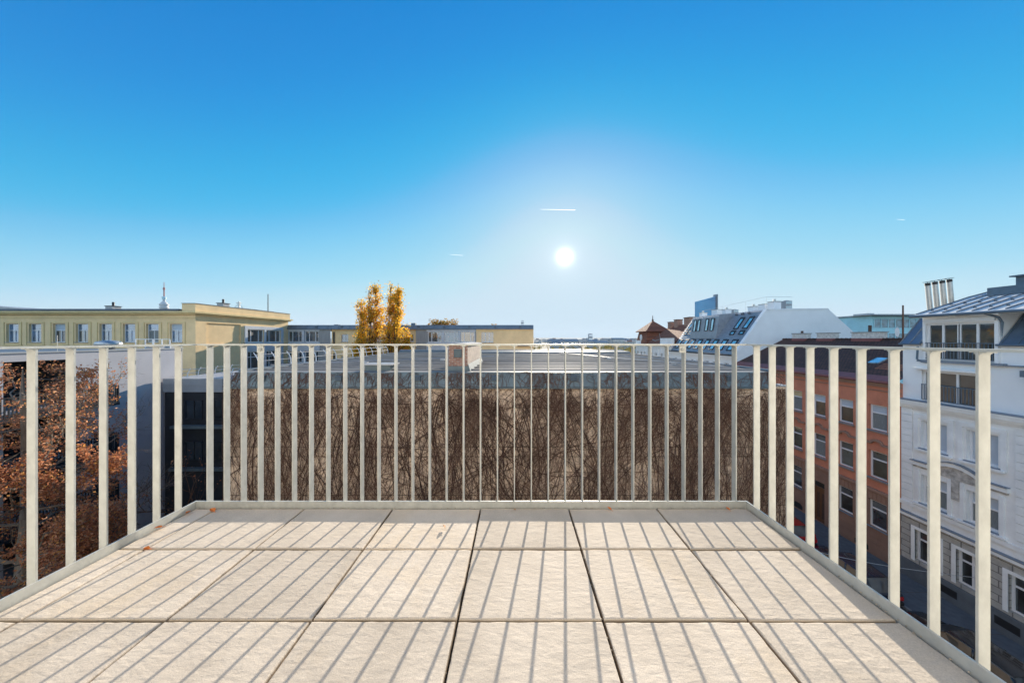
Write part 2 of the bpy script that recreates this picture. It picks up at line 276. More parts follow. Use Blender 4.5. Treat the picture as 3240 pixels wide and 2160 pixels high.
def parent_inv(p):                               # parts are built in world coordinates
    from mathutils import Matrix
    loc = p.location.copy() if p.parent is None else V((0, 0, 0))     # parts themselves sit at the world origin
    return Matrix.Translation(-loc)
def tag(o, label, cat, group=None, kind='thing'):
    o['label'] = label; o['category'] = cat; o['kind'] = kind
    if group: o['group'] = group
    return o
def thing(name, label, cat, loc=(0, 0, 0), group=None, kind='thing'):
    o = bpy.data.objects.new(name, None); C.objects.link(o); o.location = loc; o.empty_display_size = .3
    return tag(o, label, cat, group, kind)
def boxo(name, m, parent, *a):
    b = MB(); b.box(*a); return b.build(name, m, parent)
Z = V((0, 0, 1))
X_ = lambda p, Y=45: (p - 1633) / 930 * Y
class Fac:                                       # a facade plane: u along the wall, v = height, n = outwards
    def __init__(s, O, U, Nn): s.O = V(O); s.U = V(U); s.N = V(Nn)
    def P(s, u, v, n=0): return s.O + s.U * u + Z * v + s.N * n
    def box(s, b, u0, u1, v0, v1, n0, n1, mi=0):
        P = s.P; b.hexa([P(u0, v0, n1), P(u1, v0, n1), P(u1, v0, n0), P(u0, v0, n0), P(u0, v1, n1), P(u1, v1, n1), P(u1, v1, n0), P(u0, v1, n0)], mi)
    def wall(s, b, u0, u1, v0, v1, holes=(), depth=.2, n=0, mi=0):
        us = sorted({u0, u1, *[h[0] for h in holes], *[h[1] for h in holes]}); vs = sorted({v0, v1, *[h[2] for h in holes], *[h[3] for h in holes]})
        us = [u for u in us if u0 <= u <= u1]; vs = [v for v in vs if v0 <= v <= v1]; P = s.P
        for i in range(len(us) - 1):
            for j in range(len(vs) - 1):
                um, vm = (us[i] + us[i + 1]) / 2, (vs[j] + vs[j + 1]) / 2
                if any(h[0] < um < h[1] and h[2] < vm < h[3] for h in holes): continue
                b.poly([P(us[i], vs[j], n), P(us[i + 1], vs[j], n), P(us[i + 1], vs[j + 1], n), P(us[i], vs[j + 1], n)], mi)
        for (a, c, d, e) in holes:
            q = [(a, d), (c, d), (c, e), (a, e)]
            for i in range(4):
                p1, p2 = q[i], q[(i + 1) % 4]; b.poly([P(*p1, n), P(*p2, n), P(*p2, n - depth), P(*p1, n - depth)], mi)
    def window(s, parent, u0, u1, v0, v1, depth=.15, frame='frame', pane='pane', mull=(.5,), trans=None, fw=.06, sill=None, top=None, n=0, below_only=False):
        b = MB(); d0, d1 = n - depth - .05, n - depth + .02; W, H = u1 - u0, v1 - v0
        s.box(b, u0, u0 + fw, v0, v1, d0, d1); s.box(b, u1 - fw, u1, v0, v1, d0, d1)
        s.box(b, u0 + fw, u1 - fw, v0, v0 + fw, d0, d1); s.box(b, u0 + fw, u1 - fw, v1 - fw, v1, d0, d1)
        vt = v0 + trans * H if trans else v1
        if trans: s.box(b, u0 + fw, u1 - fw, vt - fw / 2, vt + fw / 2, d0, d1 + .003)
        for q in mull: s.box(b, u0 + q * W - fw / 2, u0 + q * W + fw / 2, v0 + fw, (vt if below_only else v1) - fw, d0, d1 - .003)
        f = b.build('window', M[frame], parent)
        pb = MB(); pm = [M[pane]]; vs = vt if top else v1
        pb.poly([s.P(u0 + .02, v0 + .02, d0 + .02), s.P(u1 - .02, v0 + .02, d0 + .02), s.P(u1 - .02, vs - .02, d0 + .02), s.P(u0 + .02, vs - .02, d0 + .02)])
        if top: pm.append(M[top]); pb.poly([s.P(u0 + .02, vs, d0 + .02), s.P(u1 - .02, vs, d0 + .02), s.P(u1 - .02, v1 - .02, d0 + .02), s.P(u0 + .02, v1 - .02, d0 + .02)], 1)
        pb.build('pane', pm, f)
        if sill: sb = MB(); s.box(sb, u0 - .06, u1 + .06, v0 - .06, v0 - .003, -depth, n + .09); sb.build('sill', M[sill], f)
        return f
def leaves_mesh(name, centers, size, m, rng, parent, flat=.0):
    c = np.asarray(centers); n = len(c)
    a = rng.normal(size=(n, 3)); a /= np.linalg.norm(a, axis=1)[:, None]
    b = rng.normal(size=(n, 3)); b -= (b * a).sum(1)[:, None] * a; b /= np.linalg.norm(b, axis=1)[:, None]
    sz = size * rng.uniform(.6, 1.35, n)[:, None]
    v = np.stack([c - a * sz * .5, c + b * sz * .32, c + a * sz * .5, c - b * sz * .32], 1).reshape(-1, 3)
    me = bpy.data.meshes.new(name); f = np.arange(n * 4).reshape(n, 4)
    me.from_pydata(v.tolist(), [], f.tolist()); me.materials.append(m); me.update()
    o = bpy.data.objects.new(name, me); C.objects.link(o)
    if parent is not None: o.parent = parent; o.matrix_parent_inverse = parent_inv(parent)
    return o
def grow(b, p, d, Ln, r, depth, out, rng, up=.12, spread=.75, kids=3, nseg=5, wob=.18, ratio=.68, allout=None):
    path = [p]
    for i in range(nseg):
        d = (d + V(rng.normal(0, wob, 3)) + Z * up).normalized(); p = p + d * (Ln / nseg); path.append(p)
    b.tube(path, r, r * .6, 5 if r > .03 else 3, cap=False)
    if depth <= 1: out.append(path)
    if depth == 0: return
    for k in range(kids + (1 if rng.random() < .4 else 0)):
        i = int(rng.integers(2, nseg + 1)) if k else nseg
        q = V(rng.normal(0, 1, 3)); q = (q - d * q.dot(d)).normalized()
        dd = (d + q * spread * (rng.uniform(.6, 1.3) if k else .3)).normalized()
        grow(b, path[i], dd, Ln * ratio * rng.uniform(.8, 1.15), r * (.55 if k else .62), depth - 1, out, rng, up, spread, kids, nseg, wob, ratio)

H = -13.4   # street level
# ------------------------------------------------------------------ setting: ground, road, pavement, hills
o = MB(); 
for x0, x1, y0, y1 in ((-6000, 6000, -1500, 6500),): o.poly([(x0, y0, H - .06), (x1, y0, H - .06), (x1, y1, H - .06), (x0, y1, H - .06)])
tag(o.build('ground', M['soil']), 'dark earth and far flat land around the buildings', 'ground', kind='structure')
o = MB(); o.box(11.4, 21.0, -20, 75, H - .05, H); tag(o.build('road', M['asphalt']), 'dark asphalt street in shade beside the parked cars', 'road', kind='structure')
o = MB(); o.box(21.0, 21.14, -20, 75, H - .04, H + .115); o.box(21.14, 24.0, -20, 75, H - .04, H + .11, 1)
for k in range(-8, 30): o.box(21.14, 23.99, k * 2.4, k * 2.4 + .02, H + .105, H + .113, 2)
o.box(22.4, 22.42, -20, 75, H + .105, H + .1135, 2)
tag(o.build('pavement', [M['kerb'], M['pave'], M['joint']]), 'grey asphalt pavement along the foot of the right hand houses', 'pavement', kind='structure')
o = MB(); rng = np.random.default_rng(3)
for y0, h, x0, x1, sd_ in ((6100, 62, -5200, 5600, 1), (5200, 38, -400, 4200, 5)):
    xs = np.linspace(x0, x1, 60); r2 = np.random.default_rng(sd_); ph = r2.uniform(0, 6, 4)
    hs = h * (.55 + .25 * np.sin(xs / 900 + ph[0]) + .14 * np.sin(xs / 370 + ph[1]) + .06 * np.sin(xs / 140 + ph[2]))
    for i in range(59):
        a, b2 = hs[i], hs[i + 1]
        o.poly([(xs[i], y0 - 500, H - 1), (xs[i + 1], y0 - 500, H - 1), (xs[i + 1], y0, b2), (xs[i], y0, a)])
        o.poly([(xs[i], y0, a), (xs[i + 1], y0, b2), (xs[i + 1], y0 + 350, H - 1), (xs[i], y0 + 350, H - 1)])
tag(o.build('hills', M['hill'], smooth=True), 'low pale blue hills along the horizon', 'hills', kind='structure')

# ------------------------------------------------------------------ terrace
XL, XR, YF = -2.215, 1.592, 2.033
tf = thing('terrace_floor', 'sunlit terrace floor of beige cleft stone slabs striped by railing shadows', 'floor', (0, 1, 0), kind='structure')
boxo('gravel_bed', M['gravel'], tf, XL - .06, XR + .06, -1.0, YF + .05, -.16, -.038)
cols = [XL + .004, -2.062, -1.456, -.850, -.244, .362, .968, XR - .004]
rows = [2.029, 1.634, 1.220, .806, .392, -.022, -.436, -.85]
rng = np.random.default_rng(5)
def slab(x0, x1, y0, y1):
    g, bv = .0055, .006
    x0 += g; x1 -= g; y0 += g; y1 -= g
    cx, cy = (x0 + x1) / 2, (y0 + y1) / 2; hx, hy = (x1 - x0) / 2, (y1 - y0) / 2
    b = MB(); rings = []
    for ins, z in ((0, -.036), (0, -bv), (bv * .35, -bv * .3), (bv, 0)):
        ring = []
        nx, ny = max(2, int(hx * 2 / .03)), max(2, int(hy * 2 / .03))
        pts = [(-hx + 2 * hx * i / nx, -hy) for i in range(nx)] + [(hx, -hy + 2 * hy * i / ny) for i in range(ny)] + [(hx - 2 * hx * i / nx, hy) for i in range(nx)] + [(-hx, hy - 2 * hy * i / ny) for i in range(ny)]
        for (px, py) in pts:
            j = rng.normal(0, .0009, 2) if ins else (0, 0)
            ring.append((px * (hx - ins) / hx + j[0], py * (hy - ins) / hy + j[1], z))
        rings.append(ring)
    n = len(rings[0]); b.v = [p for r_ in rings for p in r_]
    for i in range(3):
        for q in range(n): e = (q + 1) % n; b.f.append((i * n + q, i * n + e, (i + 1) * n + e, (i + 1) * n + q)); b.m.append(0)
    b.f.append(tuple(3 * n + q for q in range(n))); b.m.append(0)
    ob = b.build('paving_slab', M['slab']); ob.parent = tf; ob.location = (cx, cy - 1, rng.normal(0, .0012)); ob.rotation_euler = (rng.normal(0, .002), rng.normal(0, .0015), 0)
for r_ in range(len(rows) - 1):
    for c in range(len(cols) - 1): slab(cols[c], cols[c + 1], rows[r_ + 1], rows[r_])

rail = thing('balcony_railing', 'pale galvanised steel railing of upright flat bars around the terrace', 'railing', (0, 2.06, 0))
BT = .045; RT0, RT1 = 1.122, 1.132
b = MB(); yb = -1.0
b.box(XL - .010, XR + .010, YF, YF + .010, -.22, BT); b.build('base_plate', M['zinc'], rail)
b = MB(); b.box(XL - .010, XL, yb, YF - .0005, -.22, BT); b.build('base_plate', M['zinc'], rail)
b = MB(); b.box(XR, XR + .010, yb, YF - .0005, -.22, BT); b.build('base_plate', M['zinc'], rail)
BW, BTk = .041, .0072
yc, xl, xr = YF + .032, XL - .032, XR + .032
b = MB(); b.box(xl - .024, xr + .024, yc - .024, yc + .024, RT0, RT1); b.build('top_rail', M['zinc'], rail)
b = MB(); b.box(xl - .024, xl + .024, yb, yc - .0245, RT0, RT1); b.build('top_rail', M['zinc'], rail)
b = MB(); b.box(xr - .024, xr + .024, yb, yc - .0245, RT0, RT1); b.build('top_rail', M['zinc'], rail)
def bar(x, y, ax):
    b = MB(); f = .016
    def bx(u0, u1, w0, w1, z0, z1):
        if ax == 'y': b.box(x + w0, x + w1, y + u0, y + u1, z0, z1)
        else: b.box(x + u0, x + u1, y + w0, y + w1, z0, z1)
    bx(-BW / 2, BW / 2, -BTk / 2, BTk / 2, -.16, RT0 + .002)
    for sg in (-1, 1):                           # weld fillets under the rail
        for k in range(4):
            t0 = k / 4 * f; ww = BTk / 2 + f * (1 - math.sqrt(max(0, 1 - ((f - t0) / f) ** 2)))
            lo, hi = RT0 - (t0 + f / 4), RT0 - t0
            e = sorted((sg * (BTk / 2 - .0005), sg * ww)); bx(-BW / 2 + .002, BW / 2 - .002, e[0], e[1], lo, hi)
    return b.build('baluster', M['zinc'], rail)
for k in range(-18, 14): bar(-.012 + .1188 * k, yc, 'y')
for k in range(25):
    if 1.955 - .118 * k > yb + .1: bar(xl, 1.955 - .118 * k, 'x')
    if 1.985 - .1203 * k > yb + .1: bar(xr, 1.985 - .1203 * k, 'x')
for k in (-15, 10):                              # clamp plates on two bars just below the rail
    x = -.012 + .1188 * k; s = 1 if k < 0 else -1
    b = MB(); b.box(min(x, x + s * .045), max(x, x + s * .045), yc - .031, yc - .0235, RT0 - .05, RT0 - .003)
    b.lathe([(.004, 0), (.004, .001)], 0, 0, 6) if False else None
    cl = b.build('clamp_plate', M['zinc'], rail)
    b = MB(); b.tube([(x + s * .026, yc - .031, RT0 - .026), (x + s * .026, yc - .039, RT0 - .026)], .009, sides=8); b.build('bolt', M['weld'], cl)
# fallen leaves
rng = np.random.default_rng(11)
def leaf(x, y, z, s, rz, m, label, tilt=.25):
    s *= .72
    b = MB(); pts = [(0, -.5), (.28, -.25), (.34, .05), (.2, .32), (0, .55), (-.2, .32), (-.34, .05), (-.28, -.25)]
    pr = [(px * s, py * s, abs(px) * s * .5 + .05 * s) for px, py in pts]; k = len(pr)
    b.v = pr + [(0, 0, .0)] + [(p[0], p[1], p[2] - .0015) for p in pr]
    for i in range(k): b.f.append((i, (i + 1) % k, k)); b.m.append(0); b.f.append((k + 1 + i, i, (i + 1) % k)) if False else None
    b.tube([(0, -.5 * s, .05 * s), (.03 * s, -.8 * s, .02 * s)], .0012, sides=4)
    ob = b.build('fallen_leaf', m); ob.location = (x, y, z); ob.rotation_euler = (tilt * rng.normal(), tilt * rng.normal(), rz)
    return tag(ob, label, 'leaf', 'fallen leaves on the terrace')
leaf(-.448, 1.815, .012, .045, .6, M['drytan'], 'curled tan leaf lying in the open on the sunlit slabs', .5)
leaf(-2.05, 1.985, .01, .06, 1.2, M['drygold'], 'bright orange leaf against the front base plate near the left corner')
leaf(-2.185, 1.96, .012, .05, .2, M['drygold'], 'rust red leaf tucked into the left corner of the railing')
leaf(-2.19, 1.80, .012, .05, 2.2, M['drygold'], 'orange leaf along the left base plate beside the first slab row')
leaf(-2.05, 1.632, .004, .045, 1.5, M['drygold'], 'small orange leaf in the slab joint at the left edge')
leaf(.635, 2.0, .012, .045, 1.0, M['drygold'], 'orange leaf against the front base plate right of centre')
leaf(1.44, 2.0, .012, .04, .3, M['drygold'], 'dark red leaf by the front base plate near the right corner')
leaf(-.01, 2.0, .008, .03, .3, M['drytan'], 'tiny brown leaf at the middle of the front base plate')

# grit swept against the base plate and into the joints
rng = np.random.default_rng(17); b = MB()
for k in range(260):
    if k < 150: x, y, z = rng.uniform(XL + .02, XR - .02), YF - .004 - abs(rng.normal(0, .006)), .001
    elif k < 200: x, y, z = XR - .004 - abs(rng.normal(0, .006)), rng.uniform(.8, 2.0), .001
    else: x, y, z = cols[int(rng.integers(1, 7))] + rng.normal(0, .003), rng.uniform(.9, 2.0), -.010
    r_ = rng.uniform(.0015, .005); pts = [(x + r_ * math.cos(a) * rng.uniform(.7, 1.2), y + r_ * math.sin(a) * rng.uniform(.7, 1.2)) for a in np.linspace(0, 5.2, 6)]; n = len(b.v); b.v += [(p[0], p[1], z) for p in pts] + [(x, y, z + r_ * rng.uniform(.5, 1))]
    for q in range(6): b.f.append((n + q, n + (q + 1) % 6, n + 6)); b.m.append(0)
tag(b.build('grit', mat('grit_stone', (.36, .31, .24), .95, .5, 150)), 'fine grit swept against the base plate and into the slab joints', 'grit', kind='stuff')

# the house the terrace belongs to (behind the camera)
hb = thing('host_house', 'pale rendered house carrying the terrace, behind the viewpoint', 'house', (0, -1.0, H))
fc = Fac((0, -1.0, 0), (1, 0, 0), (0, 1, 0))
hol = [(-6.6 + 3.3 * i, -4.8 + 3.3 * i, z0, z0 + 2.1) for i in (-2, 0, 1, 2, 4) for z0 in (-12.0, -9.0, -6.0, -3.0, .05)]
b = MB(); fc.wall(b, -18, 11, H, 6.5, hol, .18)
b.poly([(-18, -1, 6.5), (11, -1, 6.5), (11, -13, 6.5), (-18, -13, 6.5)]); b.poly([(11, -1, H), (11, -13, H), (11, -13, 6.5), (11, -1, 6.5)]); b.poly([(-18, -13, H), (-18, -1, H), (-18, -1, 6.5), (-18, -13, 6.5)]); b.poly([(-18, -13, H), (11, -13, H), (11, -13, 6.5), (-18, -13, 6.5)])
b.build('wall', M['host'], hb)
for h in hol: fc.window(hb, *h, depth=.16)
boxo('balcony_slab', M['cap'], hb, XL - .05, XR + .05, -.99, YF + .04, -.36, -.165)

# ------------------------------------------------------------------ ivy building ahead
IY, IX0, IX1, IYB = 12.0, -11.78, 11.0, 29.5
iv = thing('ivy_clad_hall', 'low hall with ribbed metal roof and windowless beige wall under bare vines', 'hall', (0, 20, H))
b = MB(); b.box(IX0, IX1, IY, IYB, H, -.77)
b.build('wall', M['beige'], iv)
b = MB()
for z in (-1.62, -3.22, -3.62, -5.2, -5.6): b.box(IX0 + .01, IX1 - .01, IY - .004, IY + .01, z - .012, z + .012)
b.build('board_joint', M['joint'], iv)
SX0, SX1 = -11.62, 10.35
b = MB(); b.prism([(SX0 - .08, IY - .06, -.765), (SX0, IY + .16, -.20), (SX0, IY + .42, -.20), (SX0 - .08, IY + .42, -.765)], (SX1 - SX0, 0, 0))
for k in range(28):
    x = SX0 + .2 + k * .81
    if x < SX1: b.hexa([(x - .018, IY - .078, -.76), (x + .018, IY - .078, -.76), (x + .018, IY - .05, -.76), (x - .018, IY - .05, -.76), (x - .018, IY + .135, -.205), (x + .018, IY + .135, -.205), (x + .018, IY + .165, -.205), (x - .018, IY + .165, -.205)], 1)
b.build('parapet_skirt', [M['skirt'], M['skirt_dark']], iv)
b = MB(); b.box(SX0 - .12, SX1 + .05, IY - .11, IY + .02, -.84, -.768); b.build('drip_edge', M['skirt_dark'], iv)
b = MB(); b.box(SX1 + .02, IX1 + .04, IY - .05, IY + .4, -.768, -.70); b.build('coping', M['paleband'], iv)
for x in (-10.4, -7.26, -4.04, -.88, 2.35, 5.57, 8.75):
    b = MB(); y0 = IY + .02
    b.box(x - .13, x + .13, y0 - .03, y0 + .1, -.54, -.33)
    vn = b.build('vent_grille', M['skirt_dark'], iv); b = MB()
    for k in range(5): z = -.52 + k * .04; b.hexa([(x - .125, y0 - .05, z), (x + .125, y0 - .05, z), (x + .125, y0 - .03, z + .02), (x - .125, y0 - .03, z + .02), (x - .125, y0 - .05, z + .006), (x + .125, y0 - .05, z + .006), (x + .125, y0 - .03, z + .026), (x - .125, y0 - .03, z + .026)])
    b.build('louvre', M['slate'], vn)
b = MB(); P = 1.0; y = IY + .3; zr = -.20; prof = []
while y < IYB - .6:
    sl = .0035 * (y - IY)
    prof += [(y, zr + sl), (y + .64, zr + sl), (y + .65, zr + .055 + sl), (y + .77, zr + .055 + sl), (y + .78, zr + sl)]; y += P
for i in range(len(prof) - 1):
    (ya, za), (y2, z2) = prof[i], prof[i + 1]; b.poly([(SX0 + .02, ya, za), (IX1 - .3, ya, za), (IX1 - .3, y2, z2), (SX0 + .02, y2, z2)])
b.build('ribbed_roof', M['rib'], iv)
b = MB(); b.box(SX0, SX0 + .14, IY + .3, IYB, -.78, -.10); b.box(IX1 - .38, IX1 - .2, IY + .3, IYB, -.78, -.11); b.box(SX0 + .14, IX1 - .4, IYB - .55, IYB, -.78, .13)
b.box(-3.6, IX1 - .42, IYB - 2.3, IYB - .56, -.3, .02)
b.build('roof_upstand', M['bluemetal'], iv)
b = MB(); b.tube([(-11.2, 13.4, .0), (-6.0, 17.0, .02), (-1.5, 20, .03)], .02, sides=5); b.tube([(9.3, 13.2, -.05), (6, 19, .0), (3.6, 25, .03)], .02, sides=5); b.tube([(4.2, 27.0, .05), (9.8, 16.2, -.02)], .018, sides=5)
for (x, y) in ((-8, 15.6), (-4.5, 18), (8.2, 15.4), (6, 19)): b.box(x - .12, x + .12, y - .12, y + .12, -.16, -.03)
b.build('lightning_rod_wire', M['paleband'], iv)
# brick stack on the roof
CX0, CX1, CY0, CY1 = -2.9, -2.09, 12.62, 17.4
b = MB(); b.box(CX0, CX1, CY0, CY1, -.2, .90); ch = b.build('brick_stack', M['brick'], iv)
b = MB(); b.box(CX1, CX1 + .006, CY0 + .003, CY1, .06, .895); b.build('pale_side', M['brickpale'], ch)  # paler tone over the right-hand face of the stack
b = MB(); b.box(CX0 - .07, CX1 + .06, CY0 - .07, CY1 + .07, .903, .965); b.box(CX0 + .2, CX1 - .1, CY0 + .1, CY1, .965, .985); b.build('cap', M['cap'], ch)
b = MB(); b.box(CX0 - .02, CX1 + .03, CY0 - .03, CY1, -.2, .02); b.hexa([(CX1 + .03, CY0 - .02, -.2), (CX1 + .13, CY0 - .02, -.2), (CX1 + .13, CY1, -.2), (CX1 + .03, CY1, -.2), (CX1 + .03, CY0 - .02, .1), (CX1 + .04, CY0 - .02, .1), (CX1 + .04, CY1, .1), (CX1 + .03, CY1, .1)]); b.build('flashing', M['skirt'], ch)
b = MB(); x0, x1 = CX0 + .23, CX0 + .57; b.box(x0, x1, CY0 - .035, CY0 + .05, .38, .74)
lv = b.build('louvre_frame', M['skirt_dark'], ch); b = MB()
for k in range(6): b.box(x0 + .03, x1 - .03, CY0 - .05, CY0 - .033, .41 + k * .052, .435 + k * .052)
b.build('louvre', M['skirt'], lv)
b = MB(); b.box(-6.55, -5.45, 12.75, 13.35, -.2, .04); hb2 = b.build('roof_hatch', M['skirt'], iv); b = MB(); b.box(-6.65, -5.35, 12.65, 13.5, .043, .10); b.build('lid', M['paleband'], hb2)
# curved edge posts with two wires along the left roof edge
def edge_guard(parent, x, ys, z, lean):
    for y in ys:
        b = MB(); b.tube([(x + lean * .0, y, z), (x - lean * .02, y, z + .3), (x - lean * .10, y, z + .5), (x - lean * .24, y, z + .68)], .028, .02, 5); b.build('guard_post', M['frame'], parent)
    b = MB()
    for (dx, dz) in ((.02, .3), (.16, .58)): b.tube([(x - lean * dx, ys[0], z + dz), (x - lean * dx, ys[-1], z + dz)], .012, sides=4)
    b.build('guard_wire', M['paleband'], parent)
edge_guard(iv, -11.55, [13.2 + .95 * k for k in range(15)], -.12, 1)
# lower wing to the left
lw = thing('low_wing', 'low dark walled wing with a pale metal parapet left of the vine covered wall', 'annexe', (-18, 23, H))
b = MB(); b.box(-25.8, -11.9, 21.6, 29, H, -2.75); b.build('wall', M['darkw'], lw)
b = MB(); b.box(-25.85, -11.9, 21.5, 29.05, -2.7, -1.72); b.box(-25.85, -11.9, 21.46, 21.499, -2.2, -2.18); 
for x in (-24.6, -21.5, -18.4): b.box(x, x + .03, 21.46, 21.499, -2.68, -1.74)
b.build('parapet', M['paleband'], lw)
b = MB(); b.box(-25.0, -20.5, 21.2, 21.58, -5.3, -5.1); b.box(-25.2, -21, 21.3, 21.58, -8.4, -8.2); b.build('ledge', M['skirt'], lw)
fc = Fac((0, 21.6, 0), (1, 0, 0), (0, -1, 0))
for (u, v) in ((-24.3, -4.7), (-22.2, -4.7), (-24.3, -7.7), (-22.2, -7.7)): fc.window(lw, u, u + 1.3, v, v + 1.4, depth=-.04, frame='darkmetal', pane='panedark')
edge_guard(lw, -25.2, [22 + 1.3 * k for k in range(5)], -1.72, -1)
for k in range(8):
    x = -24.4 + 1.6 * k; b = MB(); b.tube([(x, 21.8, -1.72), (x + .05, 21.8, -1.35), (x + .25, 21.8, -1.0)], .035, .025, 5); b.build('guard_post', M['frame'], lw)
b = MB(); b.tube([(-25, 21.8, -1.35), (-12, 21.8, -1.35)], .014, sides=4); b.tube([(-25, 21.8, -1.05), (-12, 21.8, -1.05)], .014, sides=4); b.build('guard_wire', M['paleband'], lw)

# bare vines on the wall: stems as thin tubes lying against the render
def vines(name, m, n, K, step, wr, seed, zr, slant, cur, label, parent=None, patches=(), yoff=0.0, top=None):
    r = np.random.default_rng(seed); pos = np.empty((0, 2))
    while len(pos) < n:
        c = np.stack([r.uniform(IX0, IX1, n), r.uniform(zr[0], zr[1], n)], 1)
        keep = np.ones(n)
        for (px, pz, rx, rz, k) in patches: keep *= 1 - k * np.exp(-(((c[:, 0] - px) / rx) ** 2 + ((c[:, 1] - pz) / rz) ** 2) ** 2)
        keep *= (.84 + .16 / (1 + np.exp(-(c[:, 0] + 1) / 2.5))) if top is None else 1.0
        keep *= .6 + .4 * np.sin(c[:, 0] * 1.9 + 1.5 * np.sin(c[:, 1] * .8)) 
        pos = np.concatenate([pos, c[r.random(n) < keep]])
    pos = pos[:n]
    th = np.pi / 2 + r.normal(0, slant, n) - .22 * (pos[:, 0] > 0) * np.minimum(1, np.maximum(0, pos[:, 0]) / 4)
    k0 = r.normal(0, cur, n); pts = np.empty((n, K, 2)); p = pos.copy(); k1 = k0.copy()
    for i in range(K):
        pts[:, i] = p; k1 = .8 * k1 + r.normal(0, cur * .8, n); th = th + k1
        th += .06 * (np.pi / 2 - th)
        p = p + np.stack([np.cos(th), np.sin(th)], 1) * step * r.uniform(.7, 1.3, n)[:, None]
    zt = (-.80 if top is None else top); lim = zt - (r.uniform(0, .05, (n, 1)) if top is not None or 'young' in name else .12 + r.gamma(1.6, .22, (n, 1))); pts[..., 1] = np.where(pts[..., 1] > lim, 2 * lim - pts[..., 1], pts[..., 1])
    pts[..., 0] = np.clip(pts[..., 0], IX0 - .1, IX1 + .02)
    tan = np.gradient(pts, axis=1); tan /= np.maximum(1e-6, np.linalg.norm(tan, axis=2))[..., None]
    nor = np.stack([-tan[..., 1], tan[..., 0]], 2)
    wv = r.uniform(wr[0], wr[1], n)[:, None, None] * np.linspace(1, .45, K)[None, :, None]
    yo = IY - .006 - r.uniform(0, .09, n)[:, None]
    yo = np.repeat(yo, K, 1) - yoff
    if top is not None:                          # follow the leaning skirt
        s = np.clip((pts[..., 1] + .765) / .565, 0, 1); yo = np.where(pts[..., 1] > -.768, IY - .075 + .22 * s, IY - .12)
    a = pts + nor * wv; c = pts - nor * wv
    v = np.stack([np.stack([a[..., 0], yo, a[..., 1]], 2), np.stack([pts[..., 0], yo - wv[..., 0] * 1.2, pts[..., 1]], 2), np.stack([c[..., 0], yo, c[..., 1]], 2)], 2)
    base = (np.arange(n)[:, None] * K + np.arange(K - 1)[None]) * 3; base = base.reshape(-1)
    f = np.concatenate([np.stack([base, base + 1, base + 4, base + 3], 1), np.stack([base + 1, base + 2, base + 5, base + 4], 1)])
    me = bpy.data.meshes.new(name); me.from_pydata(v.reshape(-1, 3).tolist(), [], f.tolist()); me.materials.append(m); me.update()
    o = bpy.data.objects.new(name, me); C.objects.link(o)
    if parent: o.parent = parent; o.matrix_parent_inverse = parent_inv(parent)
    return o
PT = [(-10.2, -3.2, .8, .8, .8), (-7.2, -1.9, 1.3, .8, .75), (-7.5, -4.8, 1.0, .9, .75), (-5.3, -3.0, .8, .6, .8), (-4.6, -4.9, .9, .7, .8), (-3.3, -1.9, 1.1, 1.1, .8), (-3.0, -4.7, 1.4, .4, .75), (-.35, -3.2, .8, .6, .8), (.6, -3.0, .8, .5, .7), (-.2, -4.8, .7, .8, .8), (2.2, -4.9, .6, .8, .75), (4.6, -4.6, .6, .9, .75), (-11, -4.8, .7, .9, .7), (0, -1.0, 14, .5, .8)]  # thinner growth stands in for reflected sunlight patches; last entry: sparse top strip
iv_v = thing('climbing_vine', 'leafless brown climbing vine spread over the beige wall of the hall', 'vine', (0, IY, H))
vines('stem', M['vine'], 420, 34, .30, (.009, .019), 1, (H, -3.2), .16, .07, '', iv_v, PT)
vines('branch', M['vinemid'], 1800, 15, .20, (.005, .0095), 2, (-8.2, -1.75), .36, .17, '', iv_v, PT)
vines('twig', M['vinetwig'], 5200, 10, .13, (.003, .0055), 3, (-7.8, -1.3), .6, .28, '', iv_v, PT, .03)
vines('young_shoot', M['vinered'], 1100, 10, .13, (.004, .009), 4, (-2.2, -.8), .5, .2, '', iv_v)
vines('parapet_shoot', M['vinered'], 620, 12, .10, (.004, .009), 6, (-.95, -.5), .5, .25, '', iv_v, (), 0, -.17)

# ------------------------------------------------------------------ left apartment building (wall facing the street court)
AX = -26.0
ap = thing('apartment_block', 'pale grey modern apartment block with dark balconies behind the copper leaved tree', 'apartment block', (AX - 5, 15, H))
fc = Fac((AX, 0, 0), (0, 1, 0), (1, 0, 0))
lg = [(14.9, 17.35, z, z + 2.55) for z in (-2.55, -5.45, -8.35, -11.25)]
b = MB(); fc.wall(b, 5, 22.9, H, .42, lg, 2.2); b.poly([(AX, 5, .42), (AX, 22.9, .42), (AX - 13, 22.9, .42), (AX - 13, 5, .42)]); b.poly([(AX, 22.9, H), (AX - 13, 22.9, H), (AX - 13, 22.9, .42), (AX, 22.9, .42)]); b.poly([(AX, 5, H), (AX - 13, 5, H), (AX - 13, 5, .42), (AX, 5, .42)])
b.build('wall', M['lav'], ap); b = MB(); b.box(AX - 12.9, AX - .15, 5.1, 22.8, .425, .44); b.build('flat_roof', M['slate'], ap)
b = MB()
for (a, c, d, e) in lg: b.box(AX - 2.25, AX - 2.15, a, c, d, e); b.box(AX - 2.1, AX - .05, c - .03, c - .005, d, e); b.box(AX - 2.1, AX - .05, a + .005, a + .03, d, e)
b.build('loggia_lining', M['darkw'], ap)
b = MB(); b.box(AX - .12, AX + .05, 5, 22.93, .424, .50); b.build('parapet_cap', M['paleband'], ap)
